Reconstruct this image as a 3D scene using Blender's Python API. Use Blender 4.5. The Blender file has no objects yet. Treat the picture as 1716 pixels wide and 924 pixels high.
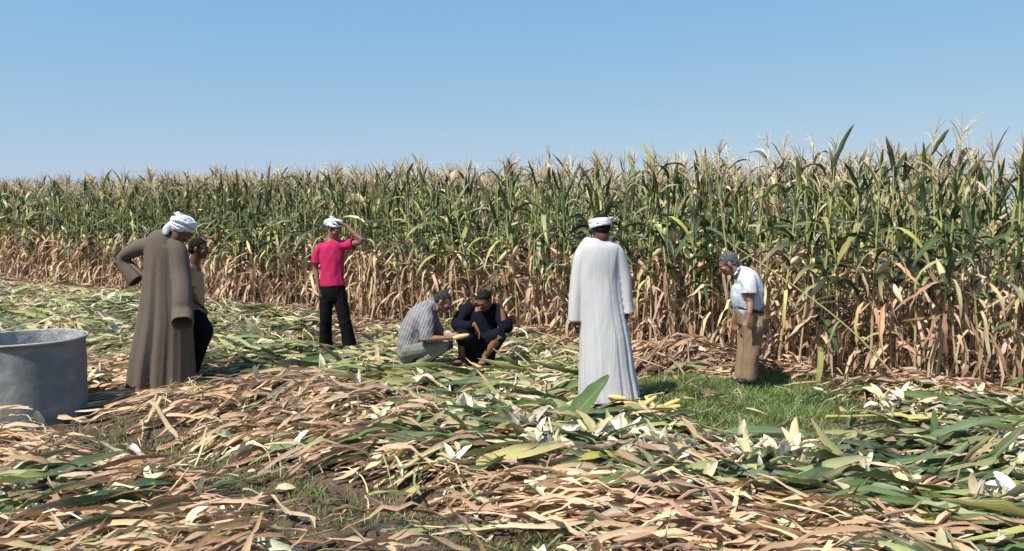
import bpy, math, random
import numpy as np
from mathutils import Vector, Matrix
rad = math.radians
random.seed(7)
rng = np.random.default_rng(11)
S = bpy.context.scene
C = S.collection

# ------------------------------------------------------------------ camera, sky, sun, exposure
TILT = 4.49
F, CX, CY, EYE = 1300.0, 858.0, 462.0, 1.7
cam_d = bpy.data.cameras.new('camera')
cam_d.sensor_width = 36.0
cam_d.lens = 36.0 * F / 1716.0
cam_d.clip_end = 6000
cam_d.clip_start = 0.05
cam = bpy.data.objects.new('camera', cam_d)
C.objects.link(cam)
cam.location = (0, 0, EYE)
cam.rotation_euler = (rad(90 - TILT), 0, 0)
S.camera = cam

SUN_EL, SUN_AZ = 57.0, 46.0           # azimuth measured from "towards the camera" to the left
sun_dir = Vector((-math.sin(rad(SUN_AZ)) * math.cos(rad(SUN_EL)), -math.cos(rad(SUN_AZ)) * math.cos(rad(SUN_EL)), math.sin(rad(SUN_EL))))
W = bpy.data.worlds.new('World')
S.world = W
W.use_nodes = True
wn, wl = W.node_tree.nodes, W.node_tree.links
bg = wn['Background']
sky = wn.new('ShaderNodeTexSky')
sky.sky_type = 'NISHITA'
sky.sun_disc = False
sky.sun_elevation = rad(SUN_EL)
sky.sun_rotation = math.atan2(sun_dir.x, sun_dir.y)
sky.altitude = 50
sky.air_density = 1.15
sky.dust_density = 0.6
sky.ozone_density = 3.5
# the hazy Egyptian sky is flatter and less green than the clean-air model: one even tone curve for the whole sky
sepc = wn.new('ShaderNodeSeparateColor'); cmb = wn.new('ShaderNodeCombineColor')
wl.new(sky.outputs[0], sepc.inputs[0])
for ch, (x0, t0, g) in enumerate(((0.342, 0.250, 0.72), (0.557, 0.470, 0.44), (0.879, 0.755, 0.07))):
    k_ = 0.15 * 2 ** 0.62
    pw = wn.new('ShaderNodeMath'); pw.operation = 'POWER'; pw.inputs[1].default_value = g
    ml = wn.new('ShaderNodeMath'); ml.operation = 'MULTIPLY'; ml.inputs[1].default_value = t0 / k_ / (x0 / 0.1747) ** g
    wl.new(sepc.outputs[ch], pw.inputs[0]); wl.new(pw.outputs[0], ml.inputs[0]); wl.new(ml.outputs[0], cmb.inputs[ch])
wl.new(cmb.outputs[0], bg.inputs[0])
bg.inputs[1].default_value = 0.15
sl = bpy.data.lights.new('sun', 'SUN')
sl.energy = 5.0
sl.angle = rad(0.53)
sl.color = (1.0, 0.955, 0.88)
so = bpy.data.objects.new('sun', sl)
C.objects.link(so)
so.rotation_euler = sun_dir.to_track_quat('Z', 'Y').to_euler()
so.location = (-8, -8, 20)
S.view_settings.view_transform = 'Standard'
S.view_settings.look = 'None'
S.view_settings.exposure = 0.62
S.view_settings.gamma = 1.0
S.render.engine = 'CYCLES'
S.cycles.max_bounces = 5
S.cycles.diffuse_bounces = 3
S.cycles.transmission_bounces = 3
S.cycles.transparent_max_bounces = 4

# ------------------------------------------------------------------ projection helpers (the place measured from the photograph)
ct, st = math.cos(rad(TILT)), math.sin(rad(TILT))
def P(x, y, d):
    """point seen at photo pixel x, y standing d metres in front of the camera"""
    u, v = (x - CX) / F, -(y - CY) / F
    dy = ct + v * st
    dz = -st + v * ct
    k = d / dy
    return Vector((u * k, d, EYE + dz * k))
def proj(X, Y, Z=0.0):
    dz = Z - EYE
    fwd = Y * ct - dz * st
    up = Y * st + dz * ct
    fwd = np.maximum(fwd, 0.05)
    return CX + F * X / fwd, CY - F * up / fwd

# ------------------------------------------------------------------ materials
def mat(name):
    m = bpy.data.materials.new(name)
    m.use_nodes = True
    n, l = m.node_tree.nodes, m.node_tree.links
    b = n['Principled BSDF']
    return m, n, l, b
def node(n, t, **kw):
    o = n.new(t)
    for k, v in kw.items():
        setattr(o, k, v)
    return o
def mix_rgb(n, l, fac, a, b, blend='MIX'):
    m = n.new('ShaderNodeMix')
    m.data_type = 'RGBA'
    m.blend_type = blend
    for i, v in ((0, fac), (6, a), (7, b)):
        if hasattr(v, 'links') or hasattr(v, 'is_linked'):
            l.new(v, m.inputs[i])
        elif i == 0:
            m.inputs[0].default_value = v
        else:
            m.inputs[i].default_value = (*v, 1)
    return m.outputs[2]
def math_(n, l, op, a, b=None, c=None, clamp=False):
    m = n.new('ShaderNodeMath')
    m.operation = op
    m.use_clamp = clamp
    for i, v in enumerate((a, b, c)):
        if v is None: continue
        if hasattr(v, 'is_linked'): l.new(v, m.inputs[i])
        else: m.inputs[i].default_value = v
    return m.outputs[0]
def noise_tex(n, l, scale, detail=4, rough=0.55, vec=None, dist=0.0):
    t = n.new('ShaderNodeTexNoise')
    t.inputs['Scale'].default_value = scale
    t.inputs['Detail'].default_value = detail
    t.inputs['Roughness'].default_value = rough
    t.inputs['Distortion'].default_value = dist
    if vec is not None: l.new(vec, t.inputs['Vector'])
    return t
def ramp(n, l, fac, stops):
    r = n.new('ShaderNodeValToRGB')
    l.new(fac, r.inputs[0])
    e = r.color_ramp.elements
    e[0].position, e[0].color = stops[0][0], (*stops[0][1], 1)
    e[1].position, e[1].color = stops[-1][0], (*stops[-1][1], 1)
    for p, c in stops[1:-1]:
        x = e.new(p); x.color = (*c, 1)
    return r.outputs[0]

def leaf_material(name, transl=0.22, rough=0.5, veins=0.3, crumple=0.0):
    m, n, l, b = mat(name)
    col = node(n, 'ShaderNodeAttribute', attribute_name='Col').outputs['Color']
    uv = node(n, 'ShaderNodeAttribute', attribute_name='uvl').outputs['Vector']
    sep = n.new('ShaderNodeSeparateXYZ'); l.new(uv, sep.inputs[0])
    u = sep.outputs[0]
    # pale midrib
    d = math_(n, l, 'ABSOLUTE', math_(n, l, 'SUBTRACT', u, 0.5))
    rib = math_(n, l, 'SUBTRACT', 1.0, math_(n, l, 'DIVIDE', d, 0.075), clamp=True)
    # parallel veins
    w = math_(n, l, 'SINE', math_(n, l, 'MULTIPLY', u, 95.0))
    geo = n.new('ShaderNodeNewGeometry')
    mp = n.new('ShaderNodeMapping'); l.new(uv, mp.inputs['Vector'])
    mp.inputs['Scale'].default_value = (9, 2.2, 1)
    nz = noise_tex(n, l, 4.0, 4, 0.6, geo.outputs['Position'])
    nzs = noise_tex(n, l, 22.0, 3, 0.6, geo.outputs['Position'])
    oi = n.new('ShaderNodeObjectInfo')
    val = math_(n, l, 'ADD', math_(n, l, 'MULTIPLY', nz.outputs[0], 0.55), 0.72)
    val = math_(n, l, 'ADD', val, math_(n, l, 'MULTIPLY', w, 0.05 * veins))
    val = math_(n, l, 'ADD', val, math_(n, l, 'MULTIPLY', math_(n, l, 'SUBTRACT', oi.outputs['Random'], 0.5), 0.25))
    hs = n.new('ShaderNodeHueSaturation')
    l.new(col, hs.inputs['Color']); l.new(val, hs.inputs['Value'])
    l.new(math_(n, l, 'ADD', math_(n, l, 'MULTIPLY', nzs.outputs[0], 0.5), 0.75), hs.inputs['Saturation'])
    lum = mix_rgb(n, l, 0.5, hs.outputs[0], (0.5, 0.47, 0.3))
    c = mix_rgb(n, l, math_(n, l, 'MULTIPLY', rib, 0.55), hs.outputs[0], lum)
    # brown blotches on the blade
    sp = ramp(n, l, noise_tex(n, l, 9.0, 3, 0.7, geo.outputs['Position']).outputs[0], [(0.6, (0, 0, 0)), (0.72, (1, 1, 1))])
    c = mix_rgb(n, l, math_(n, l, 'MULTIPLY', sp, 0.28), c, (0.30, 0.20, 0.11))
    l.new(c, b.inputs['Base Color'])
    b.inputs['Roughness'].default_value = rough
    b.inputs['Specular IOR Level'].default_value = 0.4
    bp = n.new('ShaderNodeBump'); bp.inputs['Strength'].default_value = 0.5; bp.inputs['Distance'].default_value = 0.002
    l.new(w, bp.inputs['Height'])
    if crumple:
        cn = noise_tex(n, l, 24.0, 2, 0.5, geo.outputs['Position'], 0.8)
        b3 = n.new('ShaderNodeBump'); b3.inputs['Strength'].default_value = crumple; b3.inputs['Distance'].default_value = 0.012
        l.new(cn.outputs[0], b3.inputs['Height']); l.new(b3.outputs[0], bp.inputs['Normal'])
    l.new(bp.outputs[0], b.inputs['Normal'])
    tr = n.new('ShaderNodeBsdfTranslucent'); l.new(c, tr.inputs[0])
    mx = n.new('ShaderNodeMixShader'); mx.inputs[0].default_value = transl
    l.new(b.outputs[0], mx.inputs[1]); l.new(tr.outputs[0], mx.inputs[2])
    l.new(mx.outputs[0], n['Material Output'].inputs[0])
    return m
M_LEAF = leaf_material('leaf_blade', 0.2, 0.42, 0.3, 0.25)
M_DRY = leaf_material('dry_leaf', 0.14, 0.7, 1.0, 0.35)

def soil_material():
    m, n, l, b = mat('soil')
    geo = n.new('ShaderNodeNewGeometry').outputs['Position']
    a = noise_tex(n, l, 2.2, 6, 0.65, geo)
    f = noise_tex(n, l, 38, 5, 0.7, geo)
    v = n.new('ShaderNodeTexVoronoi'); v.inputs['Scale'].default_value = 26; l.new(geo, v.inputs['Vector'])
    c = ramp(n, l, a.outputs[0], [(0.3, (0.07, 0.047, 0.033)), (0.5, (0.125, 0.087, 0.062)), (0.72, (0.19, 0.135, 0.095))])
    c = mix_rgb(n, l, 0.6, c, ramp(n, l, f.outputs[0], [(0.3, (0.45, 0.42, 0.4)), (0.7, (1.25, 1.2, 1.1))]), 'MULTIPLY')
    l.new(c, b.inputs['Base Color'])
    b.inputs['Roughness'].default_value = 0.95
    b.inputs['Specular IOR Level'].default_value = 0.15
    h = math_(n, l, 'ADD', math_(n, l, 'MULTIPLY', f.outputs[0], 0.7), math_(n, l, 'MULTIPLY', v.outputs[0], 0.6))
    bp = n.new('ShaderNodeBump'); bp.inputs['Strength'].default_value = 0.9; bp.inputs['Distance'].default_value = 0.03
    l.new(h, bp.inputs['Height']); l.new(bp.outputs[0], b.inputs['Normal'])
    return m
M_SOIL = soil_material()

def cloth(name, col, var=0.12, weave=900, wrinkle=0.5, rough=0.9, stripe=None, wr_scale=(14, 14, 5), dirt=None, soft=0.0):
    """woven cloth: weave, slight colour unevenness, fine wrinkles; stripe = (direction, spacing m, colour, width)"""
    m, n, l, b = mat(name)
    tc = n.new('ShaderNodeTexCoord').outputs['Object']
    a = noise_tex(n, l, 5, 5, 0.6, tc)
    c = mix_rgb(n, l, a.outputs[0], tuple(x * (1 - var) for x in col), tuple(min(1, x * (1 + var)) for x in col))
    if stripe:
        dr, sp, sc, wd = stripe
        dp = n.new('ShaderNodeVectorMath'); dp.operation = 'DOT_PRODUCT'
        nn = noise_tex(n, l, 6, 2, 0.5, tc)
        l.new(tc, dp.inputs[0]); dp.inputs[1].default_value = dr
        k = math_(n, l, 'ADD', math_(n, l, 'DIVIDE', dp.outputs['Value'], sp), math_(n, l, 'MULTIPLY', nn.outputs[0], 0.02 / sp))
        fr = math_(n, l, 'FRACT', k)
        s = math_(n, l, 'LESS_THAN', fr, wd)
        c = mix_rgb(n, l, s, c, sc)
    if dirt:
        dn = noise_tex(n, l, 3.0, 6, 0.7, tc)
        c = mix_rgb(n, l, math_(n, l, 'MULTIPLY', ramp(n, l, dn.outputs[0], [(0.5, (0, 0, 0)), (0.7, (1, 1, 1))]), 0.22), c, dirt)
    l.new(c, b.inputs['Base Color'])
    b.inputs['Roughness'].default_value = rough
    b.inputs['Specular IOR Level'].default_value = 0.1
    mp = n.new('ShaderNodeMapping'); l.new(tc, mp.inputs['Vector']); mp.inputs['Scale'].default_value = wr_scale
    w = noise_tex(n, l, 1.0, 4, 0.55, mp.outputs[0], 0.6)
    wv = noise_tex(n, l, weave, 2, 0.5, tc)
    b1 = n.new('ShaderNodeBump'); b1.inputs['Strength'].default_value = wrinkle; b1.inputs['Distance'].default_value = 0.03
    l.new(w.outputs[0], b1.inputs['Height'])
    b2 = n.new('ShaderNodeBump'); b2.inputs['Strength'].default_value = 0.15; b2.inputs['Distance'].default_value = 0.001
    l.new(wv.outputs[0], b2.inputs['Height']); l.new(b1.outputs[0], b2.inputs['Normal'])
    l.new(b2.outputs[0], b.inputs['Normal'])
    return m
def skin_material(name, col):
    m, n, l, b = mat(name)
    tc = n.new('ShaderNodeTexCoord').outputs['Object']
    a = noise_tex(n, l, 18, 4, 0.6, tc)
    c = mix_rgb(n, l, a.outputs[0], tuple(x * 0.82 for x in col), tuple(x * 1.15 for x in col))
    l.new(c, b.inputs['Base Color'])
    b.inputs['Roughness'].default_value = 0.5
    b.inputs['Specular IOR Level'].default_value = 0.4
    b.inputs['Subsurface Weight'].default_value = 0.0
    bp = n.new('ShaderNodeBump'); bp.inputs['Strength'].default_value = 0.2; bp.inputs['Distance'].default_value = 0.002
    l.new(noise_tex(n, l, 220, 3, 0.6, tc).outputs[0], bp.inputs['Height']); l.new(bp.outputs[0], b.inputs['Normal'])
    return m
def hair_material(name, col, grey=None):
    m, n, l, b = mat(name)
    tc = n.new('ShaderNodeTexCoord').outputs['Object']
    a = noise_tex(n, l, 60, 4, 0.7, tc)
    c = mix_rgb(n, l, ramp(n, l, a.outputs[0], [(0.42, (0, 0, 0)), (0.6, (1, 1, 1))]), col, grey or tuple(x * 2 for x in col))
    l.new(c, b.inputs['Base Color']); b.inputs['Roughness'].default_value = 0.75; b.inputs['Specular IOR Level'].default_value = 0.12
    bp = n.new('ShaderNodeBump'); bp.inputs['Strength'].default_value = 0.8; bp.inputs['Distance'].default_value = 0.006
    l.new(noise_tex(n, l, 150, 4, 0.7, tc).outputs[0], bp.inputs['Height']); l.new(bp.outputs[0], b.inputs['Normal'])
    return m
def plain(name, col, rough=0.6, spec=0.4):
    m, n, l, b = mat(name)
    tc = n.new('ShaderNodeTexCoord').outputs['Object']
    a = noise_tex(n, l, 30, 4, 0.6, tc)
    l.new(mix_rgb(n, l, a.outputs[0], tuple(x * 0.8 for x in col), tuple(x * 1.2 for x in col)), b.inputs['Base Color'])
    b.inputs['Roughness'].default_value = rough; b.inputs['Specular IOR Level'].default_value = spec
    return m

# ------------------------------------------------------------------ object helpers
def tag(o, label=None, cat=None, group=None, kind=None):
    if label: o['label'] = label
    if cat: o['category'] = cat
    if group: o['group'] = group
    if kind: o['kind'] = kind
    return o
def empty(name, loc, label, cat, group=None):
    o = bpy.data.objects.new(name, None)
    o.empty_display_size = 0.1
    C.objects.link(o)
    o.location = loc
    return tag(o, label, cat, group)
def link(name, me, m=None, parent=None, loc=None):
    o = bpy.data.objects.new(name, me)
    C.objects.link(o)
    if m is not None and len(me.materials) == 0: me.materials.append(m)
    if parent is not None: o.parent = parent
    if loc is not None: o.location = loc
    return o
def np_mesh(name, V, Q, col=None, uv=None, smooth=True, mi=None):
    me = bpy.data.meshes.new(name)
    V = np.asarray(V, dtype=np.float32); Q = np.asarray(Q, dtype=np.int32)
    k = Q.shape[1]
    me.vertices.add(len(V)); me.vertices.foreach_set('co', V.ravel())
    me.loops.add(Q.size); me.loops.foreach_set('vertex_index', Q.ravel())
    me.polygons.add(len(Q))
    me.polygons.foreach_set('loop_start', np.arange(0, Q.size, k, dtype=np.int32))
    me.polygons.foreach_set('loop_total', np.full(len(Q), k, dtype=np.int32))
    if mi is not None: me.polygons.foreach_set('material_index', np.asarray(mi, dtype=np.int32))
    me.polygons.foreach_set('use_smooth', np.full(len(Q), smooth, dtype=bool))
    if col is not None:
        a = me.attributes.new('Col', 'FLOAT_COLOR', 'POINT')
        c4 = np.ones((len(V), 4), dtype=np.float32); c4[:, :3] = col
        a.data.foreach_set('color', c4.ravel())
    if uv is not None:
        a = me.attributes.new('uvl', 'FLOAT_VECTOR', 'POINT')
        c3 = np.zeros((len(V), 3), dtype=np.float32); c3[:, :2] = uv
        a.data.foreach_set('vector', c3.ravel())
    me.update(calc_edges=True)
    return me

class Bag:
    """collects quads of many pieces"""
    def __init__(s): s.V, s.Q, s.C, s.U, s.n = [], [], [], [], 0
    def add(s, V, Q, col, uv):
        s.V.append(V); s.Q.append(Q + s.n); s.U.append(uv)
        s.C.append(np.broadcast_to(col, V.shape) if np.ndim(col) == 1 else col)
        s.n += len(V)
    def arrays(s): return np.concatenate(s.V), np.concatenate(s.Q), np.concatenate(s.C), np.concatenate(s.U)
    def mesh(s, name):
        V, Q, c, u = s.arrays()
        return np_mesh(name, V, Q, c, u)

# ------------------------------------------------------------------ leaf shapes (base at origin, running along +X, Z up)
def blade(L, Wd, seg, a0, bend, p=1.3, twist=0.0, wander=0.0, ripple=0.12, fold=0.35, r=None, crinkle=0.0, shape='leaf'):
    r = r or random
    t = np.linspace(0, 1, seg + 1)
    ph = a0 - bend * t ** p
    if crinkle:
        ph = ph + np.array([r.gauss(0, crinkle) for _ in t]) * (t > 0.15)
    ds = L / seg
    cx = np.concatenate([[0], np.cumsum(np.cos(ph[:-1]) * ds)])
    cz = np.concatenate([[0], np.cumsum(np.sin(ph[:-1]) * ds)])
    cy = wander * t ** 2 * L
    if shape == 'leaf': w = np.minimum(1, (t + 0.1) ** 0.5 * 1.15) * (1 - t) ** 0.62 * 1.25
    elif shape == 'husk': w = np.sin(np.pi * (0.12 + 0.86 * t)) ** 0.7
    else: w = np.ones_like(t) * np.where(t > 0.9, 0.5, 1)
    w = np.clip(w, 0.03, 1) * Wd * 0.5
    if crinkle: w = w * np.array([1 - min(0.55, abs(r.gauss(0, crinkle * 0.9))) for _ in t])
    tau = twist * t + (np.array([r.gauss(0, crinkle * 0.8) for _ in t]) if crinkle else 0)
    nx, nz = -np.sin(ph), np.cos(ph)
    f1, f2 = r.uniform(14, 24), r.uniform(14, 24)
    p1, p2 = r.uniform(0, 6), r.uniform(0, 6)
    V = []
    for sgn, fr, pp in ((-1, f1, p1), (0, 0, 0), (1, f2, p2)):
        off = w * sgn
        lift = abs(sgn) * (w * fold + ripple * w * 1.6 * np.sin(fr * t + pp))
        sx = np.sin(tau) * nx; sz = np.sin(tau) * nz; sy = np.cos(tau)
        ux = np.cos(tau) * nx; uz = np.cos(tau) * nz; uy = -np.sin(tau)
        V.append(np.stack([cx + off * sx + lift * ux, cy + off * sy + lift * uy, cz + off * sz + lift * uz], 1))
    V = np.stack(V, 1).reshape(-1, 3)
    Q = []
    for i in range(seg):
        a = i * 3
        Q += [[a, a + 3, a + 4, a + 1], [a + 1, a + 4, a + 5, a + 2]]
    uv = np.stack([np.tile([0, 0.5, 1.0], seg + 1), np.repeat(t, 3)], 1)
    return V, np.array(Q), uv
def tube(pts, rr, nseg=5, uvx=0.25):
    pts = np.asarray(pts, float); rr = np.broadcast_to(np.asarray(rr, float), (len(pts),))
    T = np.gradient(pts, axis=0); T /= np.linalg.norm(T, axis=1)[:, None] + 1e-9
    ref = np.array([0.3, 0.9, 0.1]) if abs(T[0][2]) > 0.7 else np.array([0, 0, 1.0])
    s = np.cross(T, ref); s /= np.linalg.norm(s, axis=1)[:, None] + 1e-9
    b = np.cross(T, s)
    th = np.linspace(0, 2 * np.pi, nseg, endpoint=False)
    V = pts[:, None] + rr[:, None, None] * (np.cos(th)[None, :, None] * s[:, None] + np.sin(th)[None, :, None] * b[:, None])
    Q = [[i * nseg + j, i * nseg + (j + 1) % nseg, (i + 1) * nseg + (j + 1) % nseg, (i + 1) * nseg + j] for i in range(len(pts) - 1) for j in range(nseg)]
    V = V.reshape(-1, 3)
    uv = np.stack([np.full(len(V), uvx), np.repeat(np.linspace(0, 1, len(pts)), nseg)], 1)
    return V, np.array(Q), uv
def rotz(a):
    c, s = math.cos(a), math.sin(a)
    return np.array([[c, -s, 0], [s, c, 0], [0, 0, 1.0]])
def lerp(a, b, t): return np.asarray(a) * (1 - t) + np.asarray(b) * t

TAN, PINK, BROWN = (0.60, 0.43, 0.28), (0.56, 0.355, 0.25), (0.30, 0.175, 0.11)
STRAW, HUSK, PALE = (0.64, 0.53, 0.31), (0.76, 0.67, 0.48), (0.28, 0.31, 0.13)
GREEN, DGREEN, BLGREEN, YGREEN = (0.078, 0.115, 0.034), (0.040, 0.068, 0.024), (0.066, 0.108, 0.052), (0.34, 0.33, 0.11)
def cvar(c, r, k=0.16):
    f = 1 + r.gauss(0, k)
    return np.clip(np.array([c[0] * f * (1 + r.gauss(0, 0.05)), c[1] * f, c[2] * f * (1 + r.gauss(0, 0.08))]), 0.01, 0.85)

# ------------------------------------------------------------------ ground zones read off the photograph
ZONES = [
 "KKPKKKKKKKKKKKKKKKKKKK",
 "PPPPPPKKKKKKKKKKKKKKKK",
 "PPGGPGPKKKKKKKKKKKKKKK",
 "GPPPGPGSPPPKKKKKKKKSSS",
 "PPPPPGPGPPPPGPKKKSSSSS",
 "DDDPGGGPPPPPPWWWWWWSSS",
 "DDDDDDGGGGGPGWWWWWGKKK",
 "DDDDDDDDPGHHGGWWWWWHGG",
 "SSWDDDDDDHGGGGWWWWWSGG",
 "DSWWDDDDDGGHHHGWWWSSPP",
 "DDSWWDDDGGGGHHHHGHGGGG",
 "DDDDSWDDDDGDGHDDGGGHGP",
 "GDDDDSWSSDDDGGGGGGGHGG",
 "GGDDDSSSSSDDDDDDDGGDGH",
 "GDGDSSSSSSSDDDDDDDGGGG",
 "DDDDDDSSSSSWDDDDDDDDGG"]
ZA = np.array([[ord(c) for c in row] for row in ZONES])
LIT = np.isin(ZA, [ord(c) for c in 'DGPHK']).astype(float)
def zidx(X, Y):
    px, py = proj(X, Y)
    return px / 78.0, (py - 460) / 29.0
def zone_at(X, Y, jit=0.22):
    cx, cy = zidx(X, Y)
    if jit:
        cx = cx + rng.normal(0, jit, np.shape(X)); cy = cy + rng.normal(0, jit, np.shape(X))
    return ZA[np.clip(cy.astype(int), 0, 15), np.clip(cx.astype(int), 0, 21)]
def lit_smooth(X, Y):
    cx, cy = zidx(X, Y)
    cx = np.clip(cx - 0.5, 0, 20.999); cy = np.clip(cy - 0.5, 0, 14.999)
    i, j = cy.astype(int), cx.astype(int); fy, fx = cy - i, cx - j
    return (LIT[i, j] * (1 - fx) + LIT[i, j + 1] * fx) * (1 - fy) + (LIT[i + 1, j] * (1 - fx) + LIT[i + 1, j + 1] * fx) * fy
# the edge of the standing field
E0, E1 = np.array([-13.9, 21.0]), np.array([4.66, 7.2])
EU = (E1 - E0) / np.linalg.norm(E1 - E0)
EN = np.array([-EU[1], EU[0]])           # into the field
if EN[1] < 0: EN = -EN
def edge_dist(X, Y): return (X - E0[0]) * EN[0] + (Y - E0[1]) * EN[1]
kx = rng.normal(0, 1, (26, 2)); kph = rng.uniform(0, 6.28, 26)
def H0(X, Y):
    h = np.zeros(np.shape(X))
    for i in range(26):
        lam = 0.35 * 1.22 ** (i % 13)
        k = kx[i] / np.linalg.norm(kx[i]) * 6.28 / lam
        if i < 13: k = k * np.array([0.35, 1.0])
        h = h + 0.0085 * (lam / 1.2) ** 0.75 * np.sin(k[0] * X + k[1] * Y + kph[i])
    return h
def H(X, Y):
    X = np.asarray(X, float); Y = np.asarray(Y, float)
    ed = edge_dist(X, Y)
    field = np.clip((ed + 0.3) / 0.6, 0, 1)
    near = np.clip((Y - 0.5) / 1.5, 0, 1) * np.clip((30 - Y) / 6, 0, 1) * np.clip((25 - np.abs(X)) / 6, 0, 1)
    h = H0(X, Y) * (1 - 0.5 * field)
    m = lit_smooth(X, np.maximum(Y, 1.0))
    h = h + (0.055 * m - 0.075) * (1 - field) - 0.03 * field
    # pile of dry stalks by the field edge
    for (qx, qy, sx, sy, hh) in PILES:
        h = h + hh * np.exp(-(((X - qx) / sx) ** 2 + ((Y - qy) / sy) ** 2))
    return h * near
pl = P(1150, 612, 8.6)
PILES = [(pl.x, 8.75, 0.62, 0.28, 0.22), (P(890, 570, 10.2).x, 10.2, 0.8, 0.4, 0.10)]
def Hs(x, y): return float(H(np.array([x]), np.array([y]))[0])

def axis(lo, hi, step, far):
    a = list(np.arange(lo, hi, step)); g, x = step, hi
    while x < far: a.append(x); g *= 1.6; x += g
    a.append(far); g, x = step, lo; b = []
    while x > -far:
        g *= 1.6; x -= g; b.append(max(x, -far))
    return np.array(b[::-1] + a)
gx = axis(-9.0, 8.0, 0.045, 2500); gy = axis(1.5, 13.0, 0.045, 2500)
GX, GY = np.meshgrid(gx, gy)
GZ = H(GX, GY)
nearmask = (GX > -8) & (GX < 7.5) & (GY > 1.5) & (GY < 13)
GZ = GZ + nearmask * rng.normal(0, 0.005, GX.shape)
V = np.stack([GX, GY, GZ], -1).reshape(-1, 3)
ny, nx_ = GX.shape
ii = np.arange(ny * nx_).reshape(ny, nx_)
Q = np.stack([ii[:-1, :-1], ii[:-1, 1:], ii[1:, 1:], ii[1:, :-1]], -1).reshape(-1, 4)
tag(link('ground', np_mesh('ground', V, Q), M_SOIL), kind='structure')

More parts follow.
